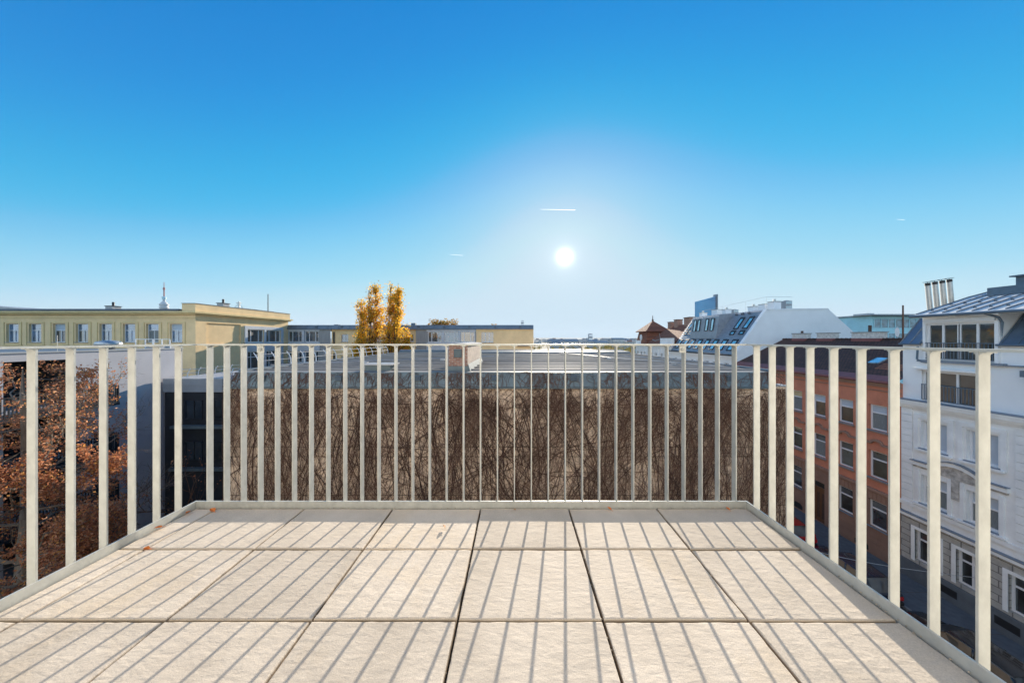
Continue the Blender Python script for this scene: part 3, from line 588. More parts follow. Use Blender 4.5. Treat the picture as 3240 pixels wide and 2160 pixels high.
for z in (-2.68, -5.58, -8.48, -11.3):
    b = MB(); b.box(AX + .003, AX + 1.6, 12.2, 18.1, z - .17, z); bl = b.build('balcony', M['darkmetal'], ap)
    b = MB(); b.box(AX + 1.52, AX + 1.58, 12.2, 18.08, z + .98, z + 1.03); b.box(AX + .05, AX + 1.52, 18.02, 18.08, z + .98, z + 1.03)
    y = 12.3
    while y < 18.05: b.box(AX + 1.53, AX + 1.57, y, y + .045, z, z + .98); y += .115
    x = AX + .1
    while x < AX + 1.5: b.box(x, x + .045, 18.03, 18.07, z, z + .98); x += .115
    b.build('railing', M['darkmetal'], bl)
    b = MB(); b.tube([(AX + .01, 17.0, z + 2.5), (AX + 1.5, 18.0, z + 1.0)], .022, sides=5); b.build('tie_rod', M['black'], bl)
b = MB(); b.lathe([(.28, .42), (.28, .62), (.5, .66), (.62, .82), (.55, 1.0), (.2, 1.08)], -28.0, 20.2, 14); b.build('roof_vent', M['steel'], ap, True)
b = MB()
for x in (-27.5, -26.8, -26.2):
    for y in (21.2, 22.2): b.box(x, x + .05, y, y + .05, .42, 1.18)
for y in (21.2, 22.2): b.box(-27.5, -26.15, y + .003, y + .047, 1.14, 1.19)
b.build('roof_frame', M['frame'], ap); boxo('roof_box', M['paleband'], ap, -27.2, -26.2, 21.6, 22.8, .43, .72)
b = MB(); b.tube([(-27, 17.3, .4), (-27, 17.3, 1.4)], .015, sides=4); b.build('lightning_rod', M['steel'], ap)

# ------------------------------------------------------------------ ochre building
yb_ = thing('ochre_office_house', 'ochre rendered block with a row of square attic windows and a raised parapet corner', 'building', (-45, 38, H))
YX = -34.9; fc = Fac((0, 32, 0), (1, 0, 0), (0, -1, 0)); xc = [(p - 1633) / 930 * 32 for p in (-107, -32, 42, 113.6, 190, 262, 337, 411, 485, 560)]
hol = [(x - .78, x + .57, z0, z0 + 2.0) for x in xc for z0 in (.85, -2.6, -6.0)]
b = MB(); fc.wall(b, -64, YX, H, 4.1, hol, .22)
fs = Fac((YX, 0, 0), (0, 1, 0), (1, 0, 0)); hs = [(38.15, 40.6, .75, 2.45), (41.0, 43.5, .75, 2.45), (38.15, 40.6, -2.9, -.45), (41.0, 43.5, -2.9, -.45), (38.15, 40.6, -6.4, -4.4), (41.0, 43.5, -6.4, -4.4)]
pan = (33.15, 37.25, .62, 3.0)
fs.wall(b, 32, 45, H, 4.1, hs + [pan], .12)
P_ = fs.P; b.poly([P_(pan[0], pan[2], -.12), P_(pan[1], pan[2], -.12), P_(pan[1], pan[3], -.12), P_(pan[0], pan[3], -.12)])
b.poly([(-64, 32, 4.1), (YX, 32, 4.1), (YX, 45, 4.1), (-64, 45, 4.1)]); b.poly([(-64, 45, H), (YX, 45, H), (YX, 45, 4.1), (-64, 45, 4.1)])
b.build('wall', M['yellow'], yb_)
b = MB()
fc.box(b, -64, YX - .205, 3.853, 4.003, -.2, .283); fc.box(b, -64, YX - .205, 4.003, 4.2, -.2, .503); fs.box(b, 31.72, 45.2, 3.85, 4.0, -.2, .28); fs.box(b, 31.5, 45.3, 4.0, 4.2, -.2, .5)
fc.box(b, -64, YX - .02, 3.45, 3.5, -.05, .06)
for x in xc:
    for (a0, a1, c0, c1) in ((x - 1.03, x - .95, .55, 3.05), (x + .85, x + .93, .55, 3.05), (x - .95, x + .85, 2.98, 3.05)): fc.box(b, a0, a1, c0, c1, 0, .05)
    fc.box(b, x - 1.08, x + 1.0, .52, .58, 0, .09)
b.build('cornice', M['yellowd'], yb_)
b = MB(); fc.box(b, -64, YX - 1.26, 4.203, 4.42, -13, .55); b.build('roof_edge', M['slate'], yb_)
b = MB(); b.box(YX - 1.2, YX + .25, 31.75, 45.05, 4.205, 5.02); b.build('parapet', M['yellow'], yb_)
b = MB(); b.box(YX - 1.25, YX + .3, 31.7, 45.1, 5.023, 5.07); b.build('parapet_cap', M['slate'], yb_)
for i, h in enumerate(hol): fc.window(yb_, *h, depth=.2, frame='frame', pane=('panehi', 'pane', 'panehi', 'curtain', 'panehi', 'panedark', 'panehi')[i % 7], top=('panehi', 'panehi', 'blind', 'panehi', 'panehi')[i % 5], trans=.64, below_only=True, sill='sill', fw=.055)
b = MB()
for v0, v1 in ((2.47, 2.9), (-.43, .73), (-4.38, -2.95)): fs.box(b, 37.75, 43.95, v0, v1, 0, .10)
for u0, u1 in ((37.75, 38.1), (40.65, 40.95), (43.55, 43.95)): fs.box(b, u0, u1, -6.5, 2.465, .002, .12)
b.build('window_bay', M['concw'], yb_)
for h in hs: fs.window(yb_, *h, depth=.1, frame='frame', pane='panedark', mull=(.25, .72), trans=(.7 if h[2] < 0 else None), fw=.09)
for (px, z, h, wd) in ((362, 4.4, .75, .85), (709, 5.0, .5, .75)):
    x = (px - 1633) / 930 * 36; b = MB(); b.box(x - wd / 2, x + wd / 2, 35.5, 36.3, z - .3, z + h); ch = b.build('chimney', M['cap'], yb_)
    b = MB(); b.box(x - wd / 2 - .06, x + wd / 2 + .06, 35.44, 36.36, z + h + .002, z + h + .07); b.tube([(x, 35.9, z + h), (x, 35.9, z + h + .55)], .11, sides=8); b.build('flue_pipe', M['darkmetal'], ch)
x = (756 - 1633) / 930 * 40; b = MB(); b.tube([(x, 40, 4.8), (x, 40, 6.3)], .13, .1, 8); b.tube([(x - 1.3, 40, 4.9), (x, 40, 6.0)], .03, sides=4); b.tube([(x + .95, 40, 4.9), (x, 40, 6.0)], .03, sides=4); b.box(x - .25, x + .25, 39.9, 40.1, 6.0, 6.15); b.build('siren_mast', M['steel'], yb_)
x = YX - 1; yy = 930 * -x / (1633 - 848); b = MB(); b.tube([(x, yy, 4.3), (x, yy, 7.7)], .06, .05, 6); b.build('roof_pole', M['black'], yb_)
b = MB(); b.prism([(-95, 50, 4.3), (X_(115, 50), 50, 4.3), (X_(100, 50), 50, 6.2), (X_(0, 50), 50, 6.75), (-95, 50, 7.3)], (0, 8, 0)); b.build('rear_roof', M['paleband'], yb_)
b = MB(); b.box(YX - 2.2, YX - 1.3, 38.3, 44, 4.2, 5.3); b.build('roof_duct', M['bluemetal'], yb_)

# ------------------------------------------------------------------ far wing behind the poplars
fw = thing('school_wing', 'long flat roofed wing of grey concrete and ochre bays behind the two poplars', 'building', (-16, 50, H))
fc = Fac((0, 45, 0), (1, 0, 0), (0, -1, 0));
wa = [(X_(a), X_(c), v0, v1) for a, c in ((912, 955), (965, 1008)) for v0, v1 in ((.75, 2.4), (-2.4, -.65), (-5.8, -4.0))]
wc = [(X_(a), X_(c), v0, v1) for a, c in ((1354, 1398), (1406, 1450), (1457, 1502)) for v0, v1 in ((.72, 2.3), (-2.6, -.9))]
wb = [(X_(1077), X_(1099), .8, 1.95), (X_(1285), X_(1307), .8, 1.95), (X_(1180), X_(1202), .8, 1.95), (X_(1077), X_(1099), -2.6, -1.4), (X_(1285), X_(1307), -2.6, -1.4)]
wd_ = [(X_(1523), X_(1561), .68, 2.25)]
we = [(X_(1050), X_(1058), .4, 2.3), (X_(1050), X_(1058), -3, -1)]
b = MB(); fc.wall(b, -35.9, X_(1046), H, 2.7, wa, .15); b.build('concrete_wall', M['conc'], fw); b = MB(); fc.wall(b, X_(1316), X_(1507), H, 2.7, wc, .15); b.build('concrete_wall', M['conc'], fw)
b = MB(); fc.wall(b, X_(1046), X_(1316), H, 2.7, wb + we, .2, -.25); b.build('ochre_wall', M['yellow'], fw); b = MB(); fc.wall(b, X_(1507), 2.66, H, 2.7, wd_, .2); b.poly([(2.66, 45, H), (2.66, 57, H), (2.66, 57, 2.7), (2.66, 45, 2.7)]); b.build('ochre_wall', M['yellow'], fw)
boxo('canopy', M['slate'], fw, X_(1637), 2.9, 44.6, 44.99, .12, .26)
b = MB(); b.prism([(-35.9, 44.75, 2.7), (-35.9, 44.98, 3.34), (-35.9, 57.2, 3.34), (-35.9, 57.2, 2.7)], (38.55, 0, 0))
b.build('parapet', M['bluemetal'], fw)
b = MB()
for k in range(24): x = -35.2 + 1.62 * k; b.hexa([(x, 44.73, 2.72), (x + .04, 44.73, 2.72), (x + .04, 44.76, 2.72), (x, 44.76, 2.72), (x, 44.95, 3.33), (x + .04, 44.95, 3.33), (x + .04, 44.99, 3.33), (x, 44.99, 3.33)])
for k in range(10): x = -34.6 + 3.9 * k; b.box(x, x + .35, 44.78, 44.9, 2.95, 3.15)
b.build('parapet_seam', M['slate'], fw)
for q in ((X_(905), X_(1012), 2.42, 2.62, 0, .08), (X_(905), X_(1012), -.6, .7, 0, .08), (X_(956), X_(964), -6, 2.41, .002, .1), (X_(1350), X_(1506), -.85, .68, 0, .06), (X_(1350), X_(1506), 2.33, 2.6, 0, .06), (X_(1399), X_(1405), -.8, 2.32, .002, .08), (X_(1451), X_(1456), -.8, 2.32, .002, .08)): b = MB(); fc.box(b, *q); b.build('spandrel_panel', M['concw'], fw)
for h in wa: fc.window(fw, *h, depth=.1, pane='pane', mull=(.3, .75), fw=.09)
for h in wc: fc.window(fw, *h, depth=.06, pane='pane', mull=(.27, .72), fw=.10)
for h in wb: fc.window(fw, *h, depth=.15, n=-.25, fw=.08, sill='sill')
for h in we: fc.window(fw, *h, depth=.15, n=-.25, frame='darkmetal', pane='panedark', mull=())
for h in wd_: fc.window(fw, *h, depth=.12, mull=(.33, .66), fw=.09, sill='sill')
for px, h in ((1310, .5), (1068, .25)): x = X_(px, 50); boxo('roof_vent', M['bluemetal'], fw, x - .35, x + .35, 49.6, 50.3, 3.3, 3.4 + h)

# ------------------------------------------------------------------ poplars and other trees
def poplar(x, y, top, leaders, seed, label, nl):
    r = np.random.default_rng(seed); t = thing('poplar_tree', label, 'tree', (x, y, H), 'golden poplars')
    b = MB(); pts = []; trunk = []
    for (dx, dy, frac, rad) in leaders:
        hgt = (top - H) * frac; base = V((x + dx * .15, y + dy * .15, H)); n = 14
        tr = [base + V((dx * min(1, k / 6) * .85 + .12 * math.sin(k * .9 + seed), dy * min(1, k / 6) * .85, hgt * .97 * k / n)) for k in range(n + 1)]
        b.tube(tr, .17 * frac, .02, 6, cap=False)
        for k in range(70):
            q = r.uniform(.25, .97); p = tr[int(q * n)]; a = r.uniform(0, 6.28); Ln = rad * 2.3 * min(1, (1.04 - q) * 2.6) * r.uniform(.6, 1.15) + .5
            lean = r.uniform(.2, .55); path = [p]; d = V((math.cos(a) * lean, math.sin(a) * lean, 1)).normalized()
            for i in range(6): d = (d + V(r.normal(0, .08, 3)) + Z * .08).normalized(); path.append(path[-1] + d * Ln / 6)
            b.tube(path, .05, .012, 3, cap=False)
            if r.random() < .15: continue
            m = int(nl / 70 / len(leaders) * r.uniform(.15, 2.0)); c0 = r.uniform(.8, 4)
            for _ in range(m):
                i = min(6, int(c0 + abs(r.normal(0, 2.2)))); pts.append(tuple(path[i] + V(r.normal(0, .25, 3))))
    pts = [p for p in pts if p[2] < top + .1]
    b.build('trunk', M['barkd'], t); leaves_mesh('crown', pts, .21, M['leafgold'], r, t)
poplar(X_(1172, 38), 38, 9.2, [(.55, .2, 1.0, 1.2), (-.9, -.3, .90, 1.25), (-1.9, .4, .68, .95), (.1, -.5, .95, 1.35)], 4, 'left golden poplar, broader and fuller of the pair above the hall roof', 21000)
poplar(X_(1243, 38), 38, 9.4, [(-.5, .2, 1.0, 1.1), (.75, -.3, .985, 1.1), (1.6, .3, .72, .8), (.1, .5, .95, 1.2)], 9, 'right golden poplar, slimmer of the pair above the hall roof', 18500)
def round_tree(name, x, y, top, rad, seed, label, leafm, n, lsize, group, flat=.8, bark='barkd'):
    r = np.random.default_rng(seed); t = thing(name, label, 'tree', (x, y, H), group); b = MB(); out = []
    hgt = top - H; b.tube([(x, y, H), (x + .1, y, H + hgt * .5)], hgt * .02, hgt * .013, 6, cap=False)
    for k in range(5): grow(b, V((x + .1, y, H + hgt * .45)), V((r.normal(0, .4), r.normal(0, .4), 1)).normalized(), hgt * .15, hgt * .009, 2, out, r, up=.05)
    b.build('trunk', M[bark], t); cl = [V((x, y, top - rad * flat)) + V((r.normal(0, rad * .45), r.normal(0, rad * .45), r.normal(0, rad * flat * .42))) for _ in range(26)]
    pts = [tuple(cl[int(r.integers(0, 26))] + V(r.normal(0, rad * .16, 3))) for _ in range(n)]
    pts = [p for p in pts if p[2] < top]
    leaves_mesh('crown', pts, lsize, M[leafm], r, t)
for (px, Y, py, rad, lb) in ((1378, 62, 1012, 2.6, 'rust coloured crown just showing over the ochre wing roof, left one'), (1420, 64, 1010, 3.0, 'rust coloured crown just showing over the ochre wing roof, wider one beside it'), (1560, 66, 1024, 2.4, 'rust coloured crown barely topping the right part of the ochre wing roof')):
    round_tree('autumn_tree', X_(px, Y), Y, 1.165 + (1073 - py) / 930 * Y, rad, px, lb, 'leafochre', 2600, .35, 'trees behind the ochre wing')
# copper tree at the left
r = np.random.default_rng(21); tx, ty = -19.6, 11.6
ct = thing('copper_beech_tree', 'large tree with sparse copper brown leaves in front of the pale apartment block', 'tree', (tx, ty, H)); b = MB(); out = []
b.tube([(tx, ty, H), (tx + .1, ty, H + 4), (tx + .2, ty + .1, H + 7.5)], .30, .2, 8, cap=False)
b.tube([(tx + .2, ty + .1, H + 7.5), (tx + .3, ty, H + 11), (tx + .45, ty - .2, H + 12.2), (tx + .3, ty - .1, H + 13.4)], .19, .015, 7, cap=False)
for k in range(20):
    q = .30 + .70 * k / 20; a = k * 2.4; Ln = (1.25 - q) * 1.75 + .75
    grow(b, V((tx + .2, ty, H + 4 + 9.4 * (q - .3) / .7)), V((math.cos(a), math.sin(a) * .8, .30)).normalized(), Ln, .085 * (1.25 - q), 4, out, r, up=.015, spread=.75, kids=3, nseg=5, wob=.2, ratio=.66)
for (dx, dy, z) in ((1, .15, -4.6), (1, -.3, -5.4), (.9, .45, -3.4), (1, -.1, -6.6), (.8, -.6, -7.4)):
    grow(b, V((tx + .3, ty, z)), V((dx, dy, .12)).normalized(), 1.35, .05, 4, out, r, up=.01, spread=.75, kids=3, nseg=5, wob=.2, ratio=.66)
b.build('trunk', M['bark'], ct); pts = []
for path in out:
    if r.random() < .12: continue
    dens = (4.2 if path[-1].z < H + 10.2 else 1.5) * (.5 + r.random())
    for p in path[1:]:
        for _ in range(int(r.poisson(dens * (.35 if p.z > -2.8 and p.x > tx + .8 else 1)))): pts.append(tuple(p + V(r.normal(0, .10, 3))))
pts = [p for p in pts if p[0] / p[1] < -1.30]; leaves_mesh('crown', pts, .088, M['leafbrown'], r, ct)
# small red-twigged tree in the courtyard
r = np.random.default_rng(8); x, y = -17.2, 16.2; t = thing('bare_tree', 'small nearly bare reddish tree in the dark courtyard by the blue shaded wall', 'tree', (x, y, H)); b = MB(); out = []
b.tube([(x, y, H), (x, y, H + 2.5)], .14, .1, 6, cap=False)
for k in range(9): grow(b, V((x, y, H + 2 + .35 * k)), V((math.cos(k * 2.4) * .8, math.sin(k * 2.4) * .8, .8)).normalized(), 2.4, .05, 3, out, r, up=.06, kids=2, ratio=.62)
b.build('trunk', M['rustiron'], t); pts = [tuple(p + V(r.normal(0, .1, 3))) for path in out for p in path[2:] if r.random() < .35]; leaves_mesh('crown', pts, .10, M['leafbrown'], r, t)
# things in the courtyard
t = thing('market_awning', 'red awning in the dark courtyard at the foot of the hall', 'awning', (-15, 14, H)); b = MB(); b.hexa([(-17.2, 13.2, H + 2.3), (-13.4, 13.2, H + 2.3), (-13.4, 15.4, H + 2.9), (-17.2, 15.4, H + 2.9), (-17.2, 13.2, H + 2.34), (-13.4, 13.2, H + 2.34), (-13.4, 15.4, H + 2.94), (-17.2, 15.4, H + 2.94)]); b.build('canopy', M['awn'], t)
for (x, y) in ((-17.1, 13.3), (-13.5, 13.3), (-17.1, 15.3), (-13.5, 15.3)): b = MB(); b.tube([(x, y, H - .06), (x, y, H + 2.32)], .04, sides=5); b.build('post', M['darkmetal'], t)
b = MB(); rr = np.random.default_rng(2); g = [[(-13.9 + .35 * i, 13.3 + .3 * j, H + 3.0 + rr.uniform(-.12, .3) - .05 * (i - 2) ** 2) for j in range(5)] for i in range(6)]
for i in range(5):
    for j in range(4): b.poly([g[i][j], g[i + 1][j], g[i + 1][j + 1], g[i][j + 1]])
tag(b.build('crumpled_tarp', M['tarp']), 'crumpled white tarpaulin lying over the red awning', 'tarpaulin')

# ------------------------------------------------------------------ street front on the right: plane X = 24 facing -X
FX = 24.0; fr = Fac((FX, 0, 0), (0, 1, 0), (-1, 0, 0))
rb = thing('red_tenement', 'red brown rendered tenement with white windows and a dark tiled roof across the street', 'house', (29, 25, H))
ycol = [31.5, 29.55, 27.6, 25.16, 23.3, 21.43, 19.51]
rw = [(y - .5, y + .5, z0, z1) for y in ycol for z0, z1 in ((-4.9, -3.2), (-8.1, -6.3), (-11.4, -9.6)) if not (y == 23.3 and z0 < -10)]
door = (22.85, 23.75, H + .11, -10.1)
b = MB(); fr.wall(b, 18.3, 32, -8.95, -1.75, [h for h in rw if h[2] > -9], .22); b.poly([(FX, 18.3, -8.95), (FX + 11, 18.3, -8.95), (FX + 11, 18.3, -1.6), (FX, 18.3, -1.6)]); b.build('wall', M['red'], rb)
b = MB(); fr.wall(b, 18.3, 32, H, -8.95, [h for h in rw if h[2] < -9] + [door], .22, .03)
for k in range(9):
    z = H + .9 + .4 * k; us = sorted([(h[0] - .03, h[1] + .03) for h in rw + [door] if h[2] - .08 < z < h[3] + .55 and h[2] < -9]); u = 18.3
    for (a, c) in us + [(32, 32)]:
        if a > u: fr.box(b, u, a, z, z + .025, .03, .045)
        u = c
b.build('ground_floor_wall', M['brown'], rb)
b = MB(); fr.box(b, 18.3, 32, -1.75, -1.55, 0, .35); fr.box(b, 18.3, 32, -1.95, -1.75, 0, .2); fr.box(b, 18.3, 32, -2.25, -2.2, 0, .08); fr.box(b, 18.3, 32, -9.0, -8.82, 0, .16)
for y in ycol:
    for zt in (-6.3, ): 
        ring = [fr.P(y - .75, zt + .45, 0), fr.P(y - .3, zt + .45, 0), fr.P(y - .2, zt + .62, 0), fr.P(y, zt + .68, 0), fr.P(y + .2, zt + .62, 0), fr.P(y + .3, zt + .45, 0), fr.P(y + .75, zt + .45, 0), fr.P(y + .75, zt + .57, 0), fr.P(y + .38, zt + .57, 0), fr.P(y + .25, zt + .75, 0), fr.P(y, zt + .82, 0), fr.P(y - .25, zt + .75, 0), fr.P(y - .38, zt + .57, 0), fr.P(y - .75, zt + .57, 0)]
        b.prism(ring, (-.14, 0, 0))
    for zt in (-4.9, -8.1): fr.box(b, y - .6, y + .6, zt - .16, zt - .065, 0, .12)
    for zt in (-9.6,):
        if y != 23.3:
            for q in (-.36, -.12, .12, .36): fr.box(b, y + q - .08, y + q + .08, zt + .05, zt + .5, .03, .05)
b.build('stucco_trim', M['browntrim'], rb)
rr = np.random.default_rng(4)
for i, h in enumerate(rw): fr.window(rb, *h, depth=.17, pane=('panedark', 'curtain', 'panedark', 'pane')[i % 4], mull=(), trans=.68, fw=.085, sill='sill', top=('amber' if h[0] > 24 and h[2] > -5 else ('blind' if h[2] > -5 else 'pane')), n=(.03 if h[2] < -9 else 0))
b = MB(); fr.box(b, 22.87, 23.73, H + .11, -10.6, -.25, -.17); d = b.build('door', M['wood'], rb); b = MB(); fr.box(b, 22.9, 23.7, -10.56, -10.14, -.24, -.2); b.build('fanlight', M['panedark'], d); b = MB(); fr.box(b, 23.0, 23.22, H + .4, -11.0, -.168, -.15); fr.box(b, 23.38, 23.6, H + .4, -11.0, -.168, -.15); b.build('door_panel', M['rustiron'], d)
for y in (20.4, 25.0): b = MB(); b.prism([fr.P(y - .4, H + .25, .03), fr.P(y + .4, H + .25, .03), fr.P(y + .4, H + .55, .03), fr.P(y + .2, H + .72, .03), fr.P(y - .2, H + .72, .03), fr.P(y - .4, H + .55, .03)], (-.012, 0, 0)); b.build('cellar_window', M['black'], rb)
RX, RZ = 29.1, 1.16
b = MB(); b.poly([(FX - .42, 18.32, -1.56), (RX, 18.32, RZ), (RX, 32, RZ), (FX - .42, 32, -1.56)]); b.poly([(RX, 18.32, RZ), (FX + 11, 18.32, -1.6), (FX + 11, 32, -1.6), (RX, 32, RZ)]); b.poly([(FX - .42, 18.32, -1.56), (FX - .42, 32, -1.56), (FX - .42, 32, -1.68), (FX - .42, 18.32, -1.68)])
rf = b.build('roof', M['rooftile'], rb)
b = MB(); y = 18.4
while y < 32: b.tube([(RX, y, RZ - .02), (RX, y + .36, RZ + .015)], .1, .12, 6); y += .36
b.build('ridge_tile', M['rooftile'], rf)
b = MB(); b.prism([(FX - .52, 18.3, -1.50), (FX - .36, 18.3, -1.62), (FX - .40, 18.3, -1.70), (FX - .56, 18.3, -1.62)], (0, 13.7, 0)); b.hexa([(FX - .4, 18.35, -1.535), (FX + .15, 18.35, -1.24), (FX + .15, 31.9, -1.24), (FX - .4, 31.9, -1.535), (FX - .4, 18.35, -1.52), (FX + .13, 18.35, -1.225), (FX + .13, 31.9, -1.225), (FX - .4, 31.9, -1.52)]); b.build('gutter', M['guttered'], rf)
def onroof(y, s, up): x = FX - .42 + s * (RX - FX + .42); z = -1.56 + s * (RZ + 1.56); return (x - up * .47, y, z + up * .88)
b = MB(); b.hexa([onroof(20.75, .36, 0), onroof(21.35, .36, 0), onroof(21.35, .49, 0), onroof(20.75, .49, 0), onroof(20.75, .36, .09), onroof(21.35, .36, .09), onroof(21.35, .49, .09), onroof(20.75, .49, .09)]); b.build('skylight', M['panesky'], rf)
b = MB(); b.hexa([onroof(y, s, .0) if q < 4 else onroof(y, s, .012) for q, (y, s) in enumerate([(19.0, .25), (20.5, .25), (20.5, .38), (19.0, .38)] * 2)]); b.build('new_tile_patch', M['rooftile2'], rf)
for (px, wpx) in ((2535, 43), (2618, 49), (2748, 78)):
    yy = 930 * RX / (px - 1633); wy = wpx * yy / 930 * .95
    b = MB(); b.box(RX - .3, RX + .35, yy - wy / 2, yy + wy / 2, RZ - .3, RZ + .55)
    ch = b.build('chimney', M['limed'], rb); b = MB(); b.box(RX - .36, RX + .41, yy - wy / 2 - .06, yy + wy / 2 + .06, RZ + .552, RZ + .62); b.build('cap', M['conc'], ch)
    b = MB(); b.box(RX - .33, RX + .38, yy - wy / 2 - .03, yy + wy / 2 + .03, RZ - .25, RZ + .08); b.build('flashing', M['guttered'], ch)
    if px != 2618: b = MB(); b.tube([(RX, yy - .1, RZ + .62), (RX, yy - .1, RZ + (.85 if px < 2700 else 1.15))], .1, .1, 8); b.build('chimney_pot', M['rustiron'], ch)

# near white house on the right
wn = thing('white_corner_house', 'white stucco house with rusticated ground floor and curved zinc attic roof', 'house', (29, 13, H))
NY0, NY1 = 4.0, 18.3
bays = [16.9, 15.15, 11.0, 9.3]
up = [(y - .52, y + .52, -5.25, -3.62) for y in bays]; lo = [(y - .52, y + .52, -8.5, -6.82) for y in bays]; gf = [(y - .5, y + .5, -12.0, -10.2) for y in (17.15, 15.5, 13.8, 11.2, 9.4)]
att = [(15.3, 17.45, -2.45, -.68), (10.5, 12.6, -2.45, -.68)]
b = MB(); fr.wall(b, NY0, NY1, -9.5, -2.95, up + lo, .25); b.build('stucco_wall', M['cream'], wn)
b = MB(); fr.wall(b, NY0, NY1, H + 1.15, -9.55, gf, .22, .05); b.build('rusticated_wall', M['rust'], wn)
b = MB(); fr.box(b, NY0, NY1, H, H + 1.15, -.2, .12); pl = b.build('plinth', M['plinth'], wn)
for y in (16.3, 14.3, 11.6): b = MB(); fr.box(b, y - .38, y + .38, H + .45, H + .85, .1, .123); b.build('cellar_window', M['black'], pl)
b = MB(); fr.wall(b, NY0, NY1, -2.55, .92, att + [(14.62, 17.3, -.05, .92)], .25, -.08); b.poly([(FX + .08, NY1, -2.6), (FX + 9, NY1, -2.6), (FX + 9, NY1, .9), (FX + .08, NY1, .9)]); b.poly([(FX, NY1, H), (FX + 9, NY1, H), (FX + 9, NY1, -2.6), (FX, NY1, -2.6)]); b.build('attic_wall', M['white'], wn)
b = MB()
fr.box(b, NY0, NY1 + .0, -2.6, -2.5, -.1, .42); fr.box(b, NY0, NY1, -2.75, -2.603, 0, .36); fr.box(b, NY0, NY1, -2.88, -2.753, 0, .25); fr.box(b, NY0, NY1, -3.0, -2.883, 0, .12)
fr.box(b, NY0, NY1, -8.95, -8.72, 0, .1); fr.box(b, NY0, NY1, -9.56, -9.4, 0, .22)
for y in bays:
    fr.box(b, y - .8, y - .62, -5.35, -3.35, 0, .06); fr.box(b, y + .62, y + .8, -5.35, -3.35, 0, .06); fr.box(b, y - .805, y + .805, -3.5, -3.3, 0, .064)
    fr.box(b, y - .75, y + .75, -5.43, -5.31, 0, .16); fr.box(b, y - .15, y + .15, -3.32, -2.98, 0, .09)
    fr.box(b, y - .72, y - .58, -8.6, -6.6, 0, .06); fr.box(b, y + .58, y + .72, -8.6, -6.6, 0, .06); fr.box(b, y - .8, y + .8, -8.67, -8.56, 0, .16)
for (u0, u1) in ((17.78, 18.28), (13.6, 14.1)):
    k = -9.3
    while k < -3.1: fr.box(b, u0, u1, k, k + .40, 0, .045); k += .42
fr.box(b, 15.3 - .35, 17.45 + .2, -.6, -.5, -.08, .22); fr.box(b, 15.1, 15.3, -2.5, -.6, -.08, .02)
b.build('stucco_trim', M['cream'], wn)
b = MB(); fr.box(b, NY0, NY1, -2.5, -2.46, -.1, .44); fr.box(b, NY0, NY1, -9.4, -9.35, 0, .24); fr.box(b, 14.4, 17.5, -.16, -.04, -.1, .16); fr.box(b, 13.9, 14.4, -.16, -.1, -.1, .05)
b.build('zinc_ledge', M['sill'], wn)
for yc_ in (16.02,):                              # segmental pediment over the paired windows
    ring = []; arc = [(-1.75, -6.1), (-1.05, -6.1), (-.9, -5.98), (-.6, -5.78), (-.3, -5.66), (0, -5.62), (.3, -5.66), (.6, -5.78), (.9, -5.98), (1.05, -6.1), (1.75, -6.1)]
    ring = [fr.P(yc_ + u, v, 0) for u, v in arc] + [fr.P(yc_ + u, v - .22, 0) for u, v in reversed(arc)]
    b = MB(); b.prism(ring, (-.16, 0, 0)); pd = b.build('pediment', M['cream'], wn)
    b = MB(); ring = [fr.P(yc_ + u, v + .002, 0) for u, v in arc] + [fr.P(yc_ + u, v + .05, 0) for u, v in reversed(arc)]; b.prism(ring, (-.22, 0, 0)); b.build('zinc_cover', M['sill'], pd)
    b = MB(); ring = [fr.P(yc_ + u, v - .2, 0) for u, v in arc[2:9]] + [fr.P(yc_ + .85, -6.5, 0), fr.P(yc_ - .85, -6.5, 0)]; b.prism(ring, (-.05, 0, 0)); fr.box(b, yc_ - .12, yc_ + .16, -7.6, -6.5, 0, .07); fr.box(b, yc_ - 1.7, yc_ - 1.0, -6.45, -6.33, 0, .06); fr.box(b, yc_ + 1.0, yc_ + 1.7, -6.45, -6.33, 0, .06); b.build('stucco_relief', M['stain'], pd)
for h in up: fr.window(wn, *h, depth=.2, pane='blind', mull=(), fw=.09, sill='sill')
for i, h in enumerate(lo): fr.window(wn, *h, depth=.2, pane='curtain', top='blind', mull=(), trans=.62, fw=.09, sill='sill')
for h in gf: b = MB(); wdw = fr.window(wn, *h, depth=.18, pane='panedark', mull=(.5,), trans=.7, fw=.09, n=.05); fr.box(b, h[0] - .16, h[0], h[2] - .1, h[3] + .16, .0, .085); fr.box(b, h[1], h[1] + .16, h[2] - .1, h[3] + .16, .0, .085); fr.box(b, h[0], h[1], h[3], h[3] + .16, .0, .085); b.build('surround', M['cream'], wdw)
def french(u0, u1, v0, v1, n, mull):
    f = fr.window(wn, u0, u1, v0, v1, depth=.14, pane='panedark', mull=mull, fw=.09, n=n)
    b = MB(); fr.box(b, u0, u1, v0 + .95, v0 + .99, n + .0, n + .04); fr.box(b, u0, u1, v0 + .08, v0 + .11, n + .0, n + .035); u = u0 + .05
    while u < u1: fr.box(b, u, u + .022, v0 + .11, v0 + .95, n + .005, n + .03); u += .13
    b.build('railing', M['bluemetal'], f)
for h in att: french(*h, -.08, (.38, .78))
french(14.72, 17.2, -.02, 2.05, .03, (.25, .5, .52, .75))
b = MB(); fr.box(b, 14.62, 17.3, 2.05, 2.42, -.2, .05); fr.box(b, 14.6, 14.72, -.03, 2.05, -.2, .05); fr.box(b, 17.2, 17.32, -.03, 2.05, -.2, .05); b.box(FX - .02, FX + 3, 17.3, 17.34, .9, 2.5); b.box(FX - .02, FX + 3, 14.58, 14.62, .9, 2.5); b.build('dormer_wall', M['white'], wn)
